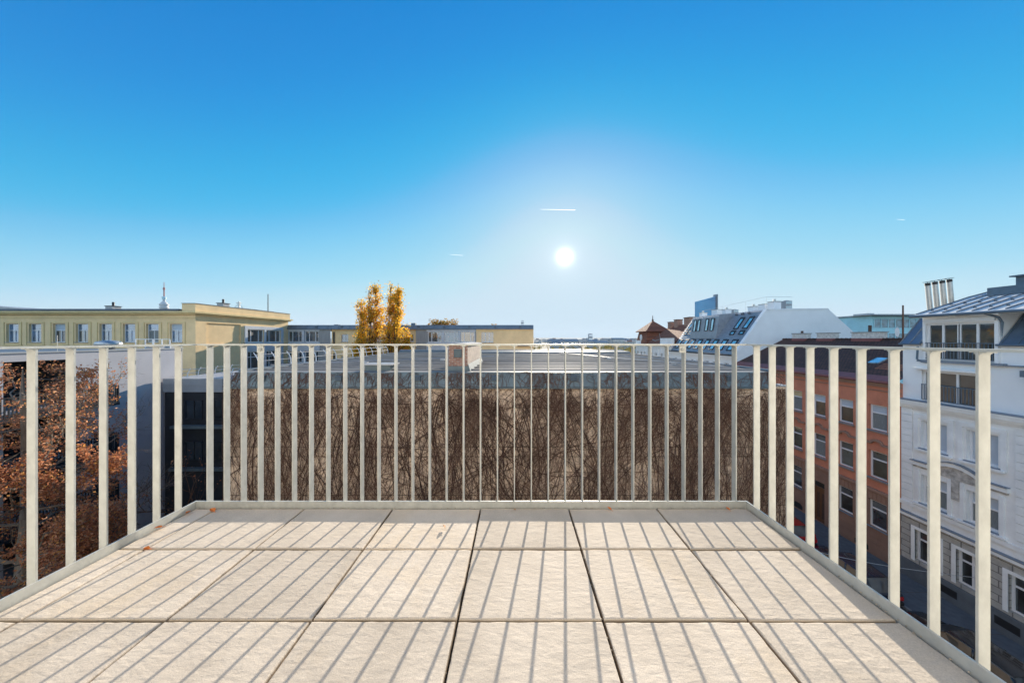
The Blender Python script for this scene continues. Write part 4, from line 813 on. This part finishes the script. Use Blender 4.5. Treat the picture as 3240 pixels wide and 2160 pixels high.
b = MB(); fr.box(b, 14.66, 17.25, 2.12, 2.3, .052, .14); b.build('roller_shutter_box', M['frame'], wn)
prof = [(23.45, 2.53), (23.7, 2.62), (24.3, 2.82), (25.4, 3.17), (26.75, 3.62), (28.2, 4.0), (30, 4.3), (33, 4.45)]
b = MB(); ring = [(x, 17.45, z) for x, z in prof] + [(x, 17.45, z - .12) for x, z in reversed(prof)]; b.prism(ring, (0, -8.0, 0)); cr = b.build('curved_roof', M['curvezinc'], wn)
b = MB()
for k in range(16): y = 17.42 - .53 * k; ring = [(x, y, z + .055) for x, z in prof[1:]] + [(x, y, z - .01) for x, z in reversed(prof[1:])]; b.prism(ring, (0, -.03, 0))
for k in range(15):
    for s in (1, 2): x, z = prof[s + 1]; y = 17.2 - .53 * k; b.box(x - .03, x + .0, y - .10, y + .0, z - .01, z + .07)
b.build('standing_seam', M['slate'], cr)  # dark seam colour stands in for shade on the seam sides
b = MB(); b.tube([(23.42, 17.5, 2.5), (23.42, 9.5, 2.5)], .075, sides=8); b.tube([(23.45, 14.7, 2.45), (23.8, 14.5, 2.25), (23.95, 14.48, 2.0), (23.95, 14.48, 1.2)], .05, sides=6); b.tube([(23.85, 17.45, .75), (23.8, 17.45, .0), (23.85, 17.3, -.15), (23.9, 16.9, -.2)], .05, sides=6); b.build('gutter', M['bluemetal'], cr)
b = MB(); ring = [(FX - .12, NY1, .92), (FX + 1.15, NY1, 2.45), (FX + 1.3, NY1, 2.45), (FX + 1.3, NY1, .92)]; b.prism(ring, (0, -.95, 0)); b.build('mansard_slope', M['bluezinc'], wn); b = MB(); ring = [(FX - .12, 14.55, .92), (FX + 1.5, 14.55, 2.9), (FX + 2.5, 14.55, 2.9), (FX + 2.5, 14.55, .92)]; b.prism(ring, (0, -4, 0)); b.build('mansard_slope', M['bluezinc'], wn); b = MB(); b.prism([(FX - .3, 13.7, -.35), (FX + 1.3, 13.7, 1.9), (FX + 2, 13.7, 1.9), (FX + 2, 13.7, -.35)], (0, -4, 0))
mn = b.build('mansard_slope', M['bluezinc'], wn)
b = MB()
for y in (18.28, 17.85, 17.42): b.hexa([(FX - .15, y, .93), (FX - .15, y - .03, .93), (FX - .08, y - .03, .93), (FX - .08, y, .93), (FX + 1.1, y, 2.47), (FX + 1.1, y - .03, 2.47), (FX + 1.17, y - .03, 2.47), (FX + 1.17, y, 2.47)])
for k in range(6): y = 14.5 - .5 * k; b.hexa([(FX - .15, y, .93), (FX - .15, y - .03, .93), (FX - .08, y - .03, .93), (FX - .08, y, .93), (FX + 1.46, y, 2.92), (FX + 1.46, y - .03, 2.92), (FX + 1.53, y - .03, 2.92), (FX + 1.53, y, 2.92)])
b.tube([(FX - .16, NY1, .88), (FX - .16, 17.35, .88)], .06, sides=6); b.tube([(FX - .16, 14.6, .88), (FX - .16, 10, .88)], .06, sides=6); b.box(FX - .45, FX - .2, 9, 13.75, -.6, -.3)
b.build('standing_seam', M['bluemetal'], mn)
b = MB(); b.box(27.2, 33, 10.0, 16.0, 3.9, 4.55); b.box(27.0, 33, 9.9, 16.1, 4.553, 4.63); b.box(26.6, 27.19, 14.2, 16.6, 3.6, 4.05); b.build('roof_box', M['bluemetal'], wn)
b = MB()
for y in (15.6, 14.6, 13.6): b.box(27.4, 27.46, y, y + .06, 4.63, 5.6)
b.tube([(27.43, 15.63, 5.57), (27.43, 13.4, 5.57)], .02, sides=4); b.tube([(27.43, 14.63, 5.5), (27.43, 13.63, 5.1)], .02, sides=4); b.build('roof_railing', M['bluemetal'], wn)
for k in range(4):
    x = 26.9 + .47 * k; y = 19.0; b = MB(); b.tube([(x, y, 1.7), (x - .30, y, 4.62 + .08 * k)], .115, sides=12); fl = b.build('flue', M['steel'], wn, False)
    b = MB(); b.tube([(x - .30, y, 4.62 + .08 * k), (x - .32, y, 4.8 + .08 * k)], .12, sides=10); b.tube([(x - .33, y, 4.85 + .08 * k), (x - .332, y, 4.87 + .08 * k)], .20, sides=10); b.tube([(x - .32, y, 4.8 + .08 * k), (x - .33, y, 4.86 + .08 * k)], .015, sides=4); b.build('flue_cap', M['black'], fl)
b = MB(); b.tube([(24.35, 18.5, .8), (24.35, 18.5, 3.3)], .045, .04, 6); ms = b.build('mast', M['rustiron'], wn); b = MB(); b.lathe([(.02, 0), (.16, .03), (.3, .1)], 0, 0, 14); ds = b.build('satellite_dish', M['frame'], ms); 
for v in ds.data.vertices: x, y, z = v.co; v.co = (24.15 - z - .12 * 0, 18.55 + y * .4, 1.62 + x)

# white house with the shingled mansard
mh = thing('mansard_house', 'white gabled house with a shingle mansard full of roof windows beyond the red tenement', 'house', (30, 38, H))
GY = 32.02; EZ = -.5; TX, TZ = 27.4, 4.42
b = MB(); b.poly([(FX, GY, H), (FX + 14.6, GY, H), (FX + 14.6, GY, EZ + .8), (FX + 13.0, GY, 1.75), (FX + 10, GY, TZ + .05), (TX, GY, TZ - .02), (FX, GY, EZ)])
b.prism([(FX - .28, GY - .05, EZ + .02), (TX - .2, GY - .05, TZ + .0), (TX + .1, GY - .05, TZ - .05), (FX + .1, GY - .05, EZ)], (0, .38, 0)); b.prism([(TX - .1, GY - .05, TZ - .1), (TX - .1, GY - .05, TZ + .06), (FX + 10, GY - .05, TZ + .12), (FX + 10, GY - .05, TZ)], (0, .38, 0))
mw = [(y - .42, y + .42, -3.25, -1.55) for y in (33.6, 35.6, 37.0, 38.7, 40.2, 41.8, 44.3)] + [(y - .42, y + .42, -6.8, -5.0) for y in (33.6, 35.6, 37.0, 38.7, 40.2, 41.8, 44.3)]
fr.wall(b, GY, 45.5, H, EZ, mw, .25); b.build('wall', M['white'], mh)
for h in mw: fr.window(mh, *h, depth=.2, pane='panedark', frame='frameb', mull=(.5,), fw=.07)
b = MB(); fr.box(b, GY, 45.5, EZ - .55, EZ - .35, 0, .15); fr.box(b, GY, 45.5, EZ - .35, EZ - .12, 0, .3); b.build('cornice', M['white'], mh)
def rp(y, s, n=0):
    t = V((TX - FX, 0, TZ - EZ)); q = V((FX, y, EZ)) + t * s; nn = V((-(TZ - EZ), 0, TX - FX)).normalized(); return q + nn * n
b = MB(); b.poly([rp(GY + .3, -.03), rp(45.5, -.03), rp(45.5, 1), rp(GY + .3, 1)]); b.poly([(TX, GY, TZ), (TX, 45.5, TZ), (FX + 10, 45.5, TZ + .1), (FX + 10, GY, TZ + .1)]); b.poly([(FX + 10, GY, TZ + .05), (FX + 10, 45.5, TZ + .05), (FX + 14.6, 45.5, EZ + .8), (FX + 14.6, GY, EZ + .8)])
b.poly([(FX, 45.5, EZ), (TX, 45.5, TZ), (FX + 10, 45.5, TZ), (FX + 14.6, 45.5, EZ)])
mr = b.build('mansard_roof', M['mansard'], mh)
b = MB(); k = 0
s_ = .02
while s_ < 1:
    b.hexa([rp(GY + .35, s_, 0), rp(45.45, s_, 0), rp(45.45, s_ + .012, 0), rp(GY + .35, s_ + .012, 0), rp(GY + .35, s_, .03), rp(45.45, s_, .03), rp(45.45, s_ + .012, .005), rp(GY + .35, s_ + .012, .005)]); s_ += .055
b.build('shingle_course', M['mansard'], mr)
b = MB(); ring = [rp(37.2, .30), rp(37.2, .98), V((TX + .3, 37.2, TZ + .02)), V((FX + 1.7, 37.2, TZ - .15)), ]
ring = [tuple(rp(37.0, .36)), tuple(rp(37.0, .36) + V((-.1, 0, .02))), (25.55, 37.0, TZ - .35), (25.7, 37.0, TZ - .1), (TX + .2, 37.0, TZ + .03), tuple(rp(37.0, .95))]
b.prism(ring, (0, 5.6, 0)); dm = b.build('shed_dormer', M['mansard'], mr)
def skyl(y, wd, s0, s1, parent=None, plane=None):
    pl = plane or rp; b = MB(); fwid = .08; q = lambda yy, ss, n: pl(yy, ss, n); y0, y1 = y - wd / 2, y + wd / 2; ds_ = .018
    for (a, c, d, e) in ((y0, y0 + fwid, s0, s1), (y1 - fwid, y1, s0, s1), (y0 + fwid, y1 - fwid, s0, s0 + ds_), (y0 + fwid, y1 - fwid, s1 - ds_ * 2, s1)):
        b.hexa([q(a, d, 0), q(c, d, 0), q(c, e, 0), q(a, e, 0), q(a, d, .1), q(c, d, .1), q(c, e, .1), q(a, e, .1)])
    f = b.build('roof_window', M['darkmetal'], parent or mr); b = MB(); b.poly([q(y0 + .05, s0, .05), q(y1 - .05, s0, .05), q(y1 - .05, s1, .05), q(y0 + .05, s1, .05)]); b.build('pane', M['panesky'], f)
for k in range(8): skyl(33.5 + 1.57 * k, .82, .07, .33)
A0 = V(rp(0, .36)) + V((-.1, 0, .02)); A1 = V((25.55, 0, TZ - .35))
def dpl(y, s, n): p = A0 + (A1 - A0) * s; d = (A1 - A0).normalized(); nn = V((-d.z, 0, d.x)); p = p + nn * n; return V((p.x, y, p.z))
for y in (38.0, 39.1, 40.8, 41.7): skyl(y, .62, .35, .93, dm, dpl)
for y in (33.4, 34.8): skyl(y, .7, .58, .86); skyl(y, .7, .44, .54)
for y in (43.5, 44.6): skyl(y, .66, .62, .9); skyl(y, .66, .48, .58)
b = MB(); b.tube([(FX - .34, GY + .1, EZ - .1), (FX - .34, 45.5, EZ - .1)], .09, sides=7); b.box(FX - .4, FX + .05, GY, 45.5, EZ - .115, EZ - .02); b.build('gutter', M['darkmetal'], mr)
for (y, x, wd, h, tt) in ((44.6, 28.0, .6, .7, 1), (42.0, 28.3, 1.1, .9, 0), (40.2, 28.4, .7, .75, 1), (36.6, 29.2, .9, .75, 1), (34.6, 28.9, .9, .8, 0), (33.0, 28.6, .8, .9, 1)):
    b = MB(); b.box(x, x + .8, y - wd / 2, y + wd / 2, TZ - .1, TZ + h); ch = b.build('chimney', M['white'], mh); b = MB(); b.box(x - .05, x + .85, y - wd / 2 - .05, y + wd / 2 + .05, TZ + h + .002, TZ + h + .08)
    if tt: b.tube([(x + .4, y, TZ + h), (x + .4, y, TZ + h + .35)], .13, sides=8)
    b.build('cap', M['steel'], ch)
b = MB(); b.tube([(28.1, 44.5, TZ + 1.0), (28.1, 33, TZ + 1.5), (31, 33, TZ + 1.5)], .013, sides=4)
for y in (44.5, 40, 36, 33): b.tube([(28.1, y, TZ), (28.1, y, TZ + 1.0 + .5 * (44.5 - y) / 11.5)], .013, sides=4)
b.build('roof_railing', M['steel'], mh)
for y in (34.2, 35.2, 36.2): b = MB(); b.prism([rp(y - .2, .93, .01), rp(y + .2, .93, .01), rp(y, .97, .01)], (-.12, 0, .16)); b.build('roof_vent', M['slate'], mr)

# cream house with the turret
th = thing('turret_house', 'cream house with a red tiled mansard and pyramid capped corner turret further down the street', 'house', (29, 52, H))
tw = [(y - .38, y + .38, z0, z0 + 1.75) for y in (46.5, 48.6, 50.6, 52, 53.4, 55, 56.5, 58) for z0 in (-2.9, -6.3)]
b = MB(); fr.wall(b, 45.5, 59, H, .1, tw, .25); b.poly([(FX, 59, H), (FX + 12, 59, H), (FX + 12, 59, .1), (FX, 59, .1)])
for (a, c) in ((45.5, 49.2), ): fr.box(b, a, c, .32, 1.35, -.5, -.1)
fr.box(b, 56.8, 59.1, .32, .95, -.4, -.05); b.build('wall', M['cream'], th)
for h in tw: fr.window(th, *h, depth=.2, pane='panedark', mull=(.5,), fw=.06)
b = MB(); fr.box(b, 45.5, 59.1, .1, .3, -.2, .35); fr.box(b, 45.5, 59, -.3, -.2, 0, .1)
for k in range(14): fr.box(b, 45.6 + .98 * k, 45.75 + .98 * k, -4.2, -.3, 0, .06)
b.build('cornice', M['cream'], th)
b = MB(); b.poly([(FX + .1, 45.5, .3), (FX + .1, 54.5, .3), (FX + 4.2, 54.5, 3.35), (FX + 4.2, 45.5, 3.9)]); b.poly([(FX + 4.2, 45.5, 3.9), (FX + 4.2, 54.5, 3.35), (FX + 10, 54.5, 0), (FX + 10, 45.5, 0)]); b.poly([(FX + .1, 54.5, .3), (FX + 10, 54.5, .3), (FX + 4.2, 54.5, 3.35)])
b.build('roof', M['rooftile2'], th)
cx, cy, hw = 26.4, 56.8, 2.3
b = MB(); lo_ = [(cx - hw, cy - hw, .3), (cx + hw, cy - hw, .3), (cx + hw, cy + hw, .3), (cx - hw, cy + hw, .3)]; h2 = hw * .82; hi_ = [(cx - h2, cy - h2, 2.55), (cx + h2, cy - h2, 2.55), (cx + h2, cy + h2, 2.55), (cx - h2, cy + h2, 2.55)]
b.hexa(lo_ + hi_); tu = b.build('turret', M['rooftile2'], th)
b = MB(); h3 = hw * 1.02; b.box(cx - h3, cx + h3, cy - h3, cy + h3, 2.555, 2.68)
for a, c in (((-h3, -h3), (h3, -h3)), ((h3, -h3), (h3, h3)), ((h3, h3), (-h3, h3)), ((-h3, h3), (-h3, -h3))): b.poly([(cx + a[0], cy + a[1], 2.684), (cx + c[0], cy + c[1], 2.684), (cx, cy, 4.75)])
b.build('pyramid_roof', M['rooftile2'], tu); b = MB(); b.lathe([(.16, 4.65), (.2, 4.85), (.08, 5.1), (.05, 5.75)], cx, cy, 8); b.build('finial', M['rustiron'], tu)
b = MB(); b.lathe([(.0, 0), (.42, 0), (.42, .15)], 0, 0, 12); wv = b.build('round_dormer', M['cream'], tu)
for v in wv.data.vertices: x, y, z = v.co; v.co = (cx - hw * .95 - z, cy + x, 1.5 + y * 1.4)
for (y, wd, h) in ((53.4, 1.0, .8), (51.2, 1.1, .95), (47.9, 1.6, .9)):
    b = MB(); zr_ = 3.35 + .55 * (54.5 - y) / 9; b.box(FX + 3.8, FX + 4.7, y - wd / 2, y + wd / 2, zr_ - .4, zr_ + h); ch = b.build('chimney', M['brick'], th); b = MB(); b.box(FX + 3.73, FX + 4.77, y - wd / 2 - .07, y + wd / 2 + .07, zr_ + h + .002, zr_ + h + .1); b.build('cap', M['rustiron'], ch)
b = MB(); b.tube([(25.4, 51.5, .6), (25.0, 51.3, 2.2)], .05, sides=5); b.tube([(25.0, 51.3, 1.1), (24.7, 52.2, .9), (24.5, 52.8, 1.1)], .06, sides=5); b.build('antenna', M['steel'], th)

# teal office
of = thing('teal_office_block', 'teal glass office block behind the red tenement ridge and chimneys', 'office building', (78, 64, H))
fo = Fac((0, 60, 0), (1, 0, 0), (0, -1, 0)); b = MB(); b.box(X_(2757, 60), 96, 60, 76, H, 5.9); b.build('wall', M['teal'], of)
for k in range(3):
    z0 = 3.55 - 2.9 * k; b = MB(); fo.box(b, X_(2762, 60), 95, z0, z0 + 1.7, 0, .08); u = X_(2762, 60)
    while u < 95: fo.box(b, u, u + .12, z0, z0 + 1.7, .08, .16, 1); u += 1.45
    b.build('window_band', [M['tealglass'], M['teal']], of)
b = MB(); b.box(X_(2752, 60), 97, 58.6, 77, 5.95, 6.2); b.box(X_(2740, 60), X_(2752, 60), 59, 63, 6.05, 6.12); b.box(X_(2860, 60), X_(2880, 60), 66, 69, 6.2, 7.0); b.build('roof_slab', M['paleband'], of)

# ------------------------------------------------------------------ cars at the kerb
def car(name, paint, yr, label, Ln=4.25, xc=19.95, Wd=.88, hgt=1.5):
    t = thing(name, label, 'car', (xc, yr + Ln / 2, H), 'cars parked at the kerb')
    st = [(0, .62, .42, .86), (.06, .80, .36, .95), (.35, .86, .26, 1.0), (1.1, .88, .2, .98), (2.2, .88, .2, .95), (3.0, .88, .2, .92), (3.6, .85, .24, .84), (4.05, .78, .3, .72), (4.25, .60, .4, .6)]
    st = [(y * Ln / 4.25, w_ * Wd / .88, a, c) for y, w_, a, c in st]; b = MB(); nr = 8
    for (y, w_, zb, zt) in st:
        for (fx, z) in ((-.86, zb), (-1, zb + (zt - zb) * .35), (-.99, zb + (zt - zb) * .8), (-.90, zt), (.90, zt), (.99, zb + (zt - zb) * .8), (1, zb + (zt - zb) * .35), (.86, zb)): b.v.append((xc + fx * w_, yr + y, H + z))
    for i in range(len(st) - 1):
        for q in range(nr): e = (q + 1) % nr; b.f.append((i * nr + q, i * nr + e, (i + 1) * nr + e, (i + 1) * nr + q)); b.m.append(0)
    b.f += [tuple(range(nr - 1, -1, -1)), tuple((len(st) - 1) * nr + q for q in range(nr))]; b.m += [0, 0]
    bd = b.build('body', paint, t, True)
    cab = [(.10, .70, .96, .98), (.55, .64, 1.40, 1.42), (1.1, .66, 1.46, 1.5), (1.9, .66, 1.48, 1.5), (2.35, .64, 1.42, 1.44), (3.2, .72, .92, .94)]
    cab = [(y * Ln / 4.25, w_, a, c) for y, w_, a, c in cab]
    b = MB(); ww = .80 * Wd / .88
    for (y, w_, z, _) in cab:
        for fx, zz in ((-ww, .9), (-w_, z), (w_, z), (ww, .9)): b.v.append((xc + fx, yr + y, H + min(zz, z)))
    for i in range(5):
        for q in range(4): e = (q + 1) % 4; b.f.append((i * 4 + q, i * 4 + e, i * 4 + 4 + e, i * 4 + 4 + q)); b.m.append(0)
    b.f += [(3, 2, 1, 0), (20, 21, 22, 23)]; b.m += [0, 0]
    b.build('windows', M['panedark'], t)
    b = MB(); rs = [(y, w_ - .02, z) for (y, w_, z, _) in cab[1:5]]
    for (y, w_, z) in rs:
        for fx, dz in ((-w_, -.03), (-w_ * .8, .03), (w_ * .8, .03), (w_, -.03)): b.v.append((xc + fx * 1.02, yr + y, H + z + dz))
    for i in range(3):
        for q in range(3): b.f.append((i * 4 + q, i * 4 + q + 1, i * 4 + 5 + q, i * 4 + 4 + q)); b.m.append(0)
    for sx in (-1, 1):
        b.tube([(xc + sx * .655, yr + cab[4][0], H + 1.42), (xc + sx * .78, yr + cab[5][0] - .05, H + .93)], .04, sides=5); b.tube([(xc + sx * .655, yr + cab[1][0], H + 1.4), (xc + sx * .76, yr + cab[0][0] + .03, H + .96)], .06, sides=5); b.tube([(xc + sx * .67, yr + 1.5, H + 1.47), (xc + sx * .81, yr + 1.45, H + .92)], .04, sides=5)
    b.build('roof', paint, t, True)
    for yy in (.8, 3.35):
        for sx in (-1, 1):
            y = yr + yy * Ln / 4.25; b = MB(); b.tube([(xc + sx * (Wd - .2), y, H + .31), (xc + sx * (Wd + .01), y, H + .31)], .31, sides=18); wh = b.build('wheel', M['tyre'], t); b = MB(); b.tube([(xc + sx * (Wd + .005), y, H + .31), (xc + sx * (Wd + .02), y, H + .31)], .2, sides=12); b.build('rim', M['rim'], wh)
    for sx in (-1, 1):
        b = MB(); x0, x1 = sorted((xc + sx * .50, xc + sx * .74)); b.box(x0, x1, yr - .02, yr + .14, H + .62, H + .80); b.build('tail_light', M['lamp_red'], t)
        b = MB(); x0, x1 = sorted((xc + sx * .42, xc + sx * .66)); b.box(x0, x1, yr + Ln - .28, yr + Ln - .03, H + .46, H + .58); b.build('headlight', M['lamp_white'], t)
        b = MB(); x0, x1 = sorted((xc + sx * .86, xc + sx * 1.02)); b.box(x0, x1, yr + 2.75, yr + 2.9, H + .92, H + 1.06); b.build('wing_mirror', paint, t)
    b = MB(); b.box(xc - .26, xc + .26, yr - .02, yr + .02, H + .55, H + .66); b.build('number_plate', M['plate'], t)
    b = MB(); b.box(xc - .74, xc + .74, yr - .03, yr + .2, H + .36, H + .52); b.build('bumper', M['black'], t)
car('parked_car', M['carred'], 20.2, 'red hatchback parked farthest along the kerb by the brown door')
car('parked_car', M['carblue'], 15.7, 'dark blue car with a glowing red tail lamp, parked behind the red hatchback')
car('parked_car', M['carblack'], 10.9, 'black car parked nearest, at the bottom right under the railing')
car('parked_car', M['carblack'], 25.0, 'dark car parked ahead of the red hatchback, mostly hidden by the hall wall')
b = MB(); pts = [(FX - .02, 24.5 - 11 * k / 16, -10.4 - 1.2 * k / 16 - .9 * math.sin(math.pi * k / 16)) for k in range(17)]
b = MB(); p0, p1 = V((11.0, 17.0, -9.2)), V((24.0, 15.4, -11.3)); b.tube([p0.lerp(p1, k / 14) + V((0, 0, -.5 * math.sin(math.pi * k / 14))) for k in range(15)], .014, sides=4)
tag(b.build('overhead_cable', M['paleband']), 'thin pale cable slung across the street from the hall to the white house', 'cable')

# ------------------------------------------------------------------ far town
def tower(px, Y, py_top, wpx, label, m=('farglass',), dy=None, name='high_rise', crown=0):
    x = X_(px, Y); wd = wpx / 930 * Y; zt = 1.165 + (1073 - py_top) / 930 * Y; t = thing(name, label, 'tower block', (x, Y, H)); b = MB()
    b.box(x - wd / 2, x + wd / 2, Y, Y + wd * .8, H, zt); wl = b.build('wall', M['farwall2'], t); n = max(3, int((zt - H) / 7)); b = MB()
    for k in range(n): z = H + (zt - H) * (k + .3) / n; b.box(x - wd * .48, x + wd * .48, Y - .4, Y - .05, z, z + (zt - H) / n * .6)
    b.build('window_band', M[m[0]], t)
    b = MB(); b.box(x - wd * .3, x + wd * .25, Y + wd * .2, Y + wd * .6, zt + .01, zt + wd * .08); b.build('roof_house', M['farwall2'], t)
tower(1869, 700, 1056, 12, 'slim grey tower block standing alone above the distant roofs')
tower(2281, 520, 984, 16, 'dark blue glazed block just right of the tall curved glass tower')
tower(2329, 560, 979, 15, 'blue glazed block between the white chimneys of the mansard house')
tower(2432, 480, 962, 13, 'green blue glazed slab rising over the middle of the mansard house roof')
tower(2496, 460, 951, 20, 'widest blue green glazed slab over the right end of the mansard roof')
# curved glass tower
Y = 900; x = X_(2243, Y); t = thing('glass_tower', 'tall curved blue glass tower rising behind the mansard house', 'tower', (x, Y, H)); b = MB(); n = 20; r0 = 31
zt = lambda u: 118 + 17 * (u + 1) / 2
ring = [(x + r0 * math.cos(a) * 1.0, Y + 20 - 22 * math.sin(a)) for a in np.linspace(math.pi, 0, n)]
for i in range(n - 1):
    (xa, ya), (xb, yb2) = ring[i], ring[i + 1]; za, zb = zt((xa - x) / r0), zt((xb - x) / r0); b.poly([(xa, ya, H), (xb, yb2, H), (xb, yb2, zb), (xa, ya, za)])
b.poly([(p[0], p[1], zt((p[0] - x) / r0)) for p in ring]); b.poly([(ring[0][0], Y + 20, H), (ring[-1][0], Y + 20, H), (ring[-1][0], Y + 20, zt(1)), (ring[0][0], Y + 20, zt(-1))]); 
for k in range(34):
    z = H + 4 + 3.8 * k
    for i in range(n - 1): (xa, ya), (xb, yb2) = ring[i], ring[i + 1]; b.hexa([(xa, ya - .4, z), (xb, yb2 - .4, z), (xb, yb2, z), (xa, ya, z), (xa, ya - .4, z + 1.1), (xb, yb2 - .4, z + 1.1), (xb, yb2, z + 1.1), (xa, ya, z + 1.1)], 1)
b.build('curtain_wall', [M['towerglass'], M['towerband']], t); b = MB(); b.box(x + r0 - 3, x + r0 + 1, Y + 6, Y + 22, H, zt(1) + 5); b.build('blade_wall', M['bluemetal'], t)
# broadcasting tower at the left
Y = 900; x = X_(519, Y); t = thing('broadcast_tower', 'slim white broadcasting tower with a red tipped mast above the ochre roof', 'tower', (x, Y, H)); b = MB(); b.lathe([(5, H), (4.2, 80), (4.2, 92), (8, 92.5), (8.5, 95), (10.5, 96), (10.5, 99), (9, 100), (9, 104), (10.5, 105), (10.5, 109), (7, 111), (7, 114), (3.5, 116), (3, 122)], x, Y, 20); b.build('shaft', M['towerwhite'], t)
b = MB(); b.lathe([(2.5, 122), (4.8, 124), (5, 130), (2, 132)], x, Y, 14); b.build('antenna_drum', M['teal'], t); b = MB(); b.lathe([(1.6, 132), (1.5, 152), (2.6, 153), (2.6, 158), (1.0, 160), (.5, 176)], x, Y, 10); b.build('mast', M['towerred'], t)
tower(1653, 800, 1014, 9, 'pale stepped spire top peeping over the right end of the ochre wing')
# small houses
rng = np.random.default_rng(12); kinds = []
for k in range(90):
    Y = float(rng.uniform(320, 1700)); px = rng.uniform(1694, 2015); x = X_(px, Y); wd = rng.uniform(9, 18); dp = rng.uniform(9, 16); e = rng.uniform(-5.5, .6) + Y * .0022; rh = rng.uniform(1.5, 3.2); b = MB(); b.box(x - wd / 2, x + wd / 2, Y, Y + dp, H, e)
    b.prism([(x - wd / 2 - .3, Y - .3, e + .01), (x - wd / 2 - .3, Y + dp / 2, e + rh), (x - wd / 2 - .3, Y + dp + .3, e + .01)], (wd + .6, 0, 0), 1) if k % 3 else b.box(x - wd * .25, x + wd * .2, Y + 3, Y + 7, e + .01, e + 2.2, 1)
    for q in range(int(wd / 3)): b.box(x - wd / 2 + 1 + 3 * q, x - wd / 2 + 2.2 + 3 * q, Y - .06, Y - .01, e - 3.2, e - 1.4, 2)
    o = b.build('town_house', [M[('farwall', 'farwall2')[k % 2]], M[('farroof', 'farroof2', 'farroof2')[k % 3]], M['farglass']])
    tag(o, 'small hazy house among the distant roofs beyond the hall, left of the turret house', 'house', 'distant town houses')
# belt of autumn trees beyond the hall
rng = np.random.default_rng(14); pts = []; b = MB()
for k in range(90):
    Y = rng.uniform(70, 330); x = X_(rng.uniform(1680, 2010), Y); top = -3.6 + rng.uniform(-2.2, 1.6) - Y * .006; rad = rng.uniform(2, 4); cl = [V((x, Y, top - rad)) + V(rng.normal(0, rad * .45, 3)) for _ in range(10)]
    b.tube([(x, Y, H - .06), (x, Y, top - rad)], .25, .1, 5)
    for _ in range(330): pts.append(tuple(cl[int(rng.integers(0, 10))] + V(rng.normal(0, rad * .22, 3))))
ob = leaves_mesh('tree_belt', pts, .6, M['leafgreen'], rng, None); tag(ob, 'belt of yellow green autumn trees beyond the hall roof', 'trees', kind='stuff')
# contrails
for (p0, p1, py0, py1, rad, lb) in ((1710, 1820, 662.5, 664.5, 9, 'long thin white contrail just above the sun'), (1424, 1464, 805, 808, 7, 'short faint contrail left of the sun above the poplars'), (2838, 2862, 694, 696, 7, 'tiny faint contrail high at the right')):
    Y = 9000; b = MB(); n = 12; a = V((X_(p0, Y), Y, 1.165 + (1073 - py0) / 930 * Y)); c = V((X_(p1, Y), Y, 1.165 + (1073 - py1) / 930 * Y)); pr = [a.lerp(c, k / n) for k in range(n + 1)]
    b.tube(pr, rad * .3, rad * (1.1 if rad > 8 else .5), 6); tag(b.build('contrail', M['trail']), lb, 'contrail')

# ------------------------------------------------------------------ haze
hm = bpy.data.materials.new('autumn_haze'); hm.use_nodes = True; n = hm.node_tree.nodes; n.remove(n['Principled BSDF']); vv = n.new('ShaderNodeVolumePrincipled')
vv.inputs['Color'].default_value = (.78, .88, 1, 1); vv.inputs['Density'].default_value = .00009; vv.inputs['Anisotropy'].default_value = .0
hm.node_tree.links.new(vv.outputs[0], n['Material Output'].inputs['Volume'])
b = MB(); b.box(-6300, 6300, -1800, 6900, H - 1.5, 185); tag(b.build('haze', hm), 'thin bluish autumn haze over the town', 'haze', kind='stuff')
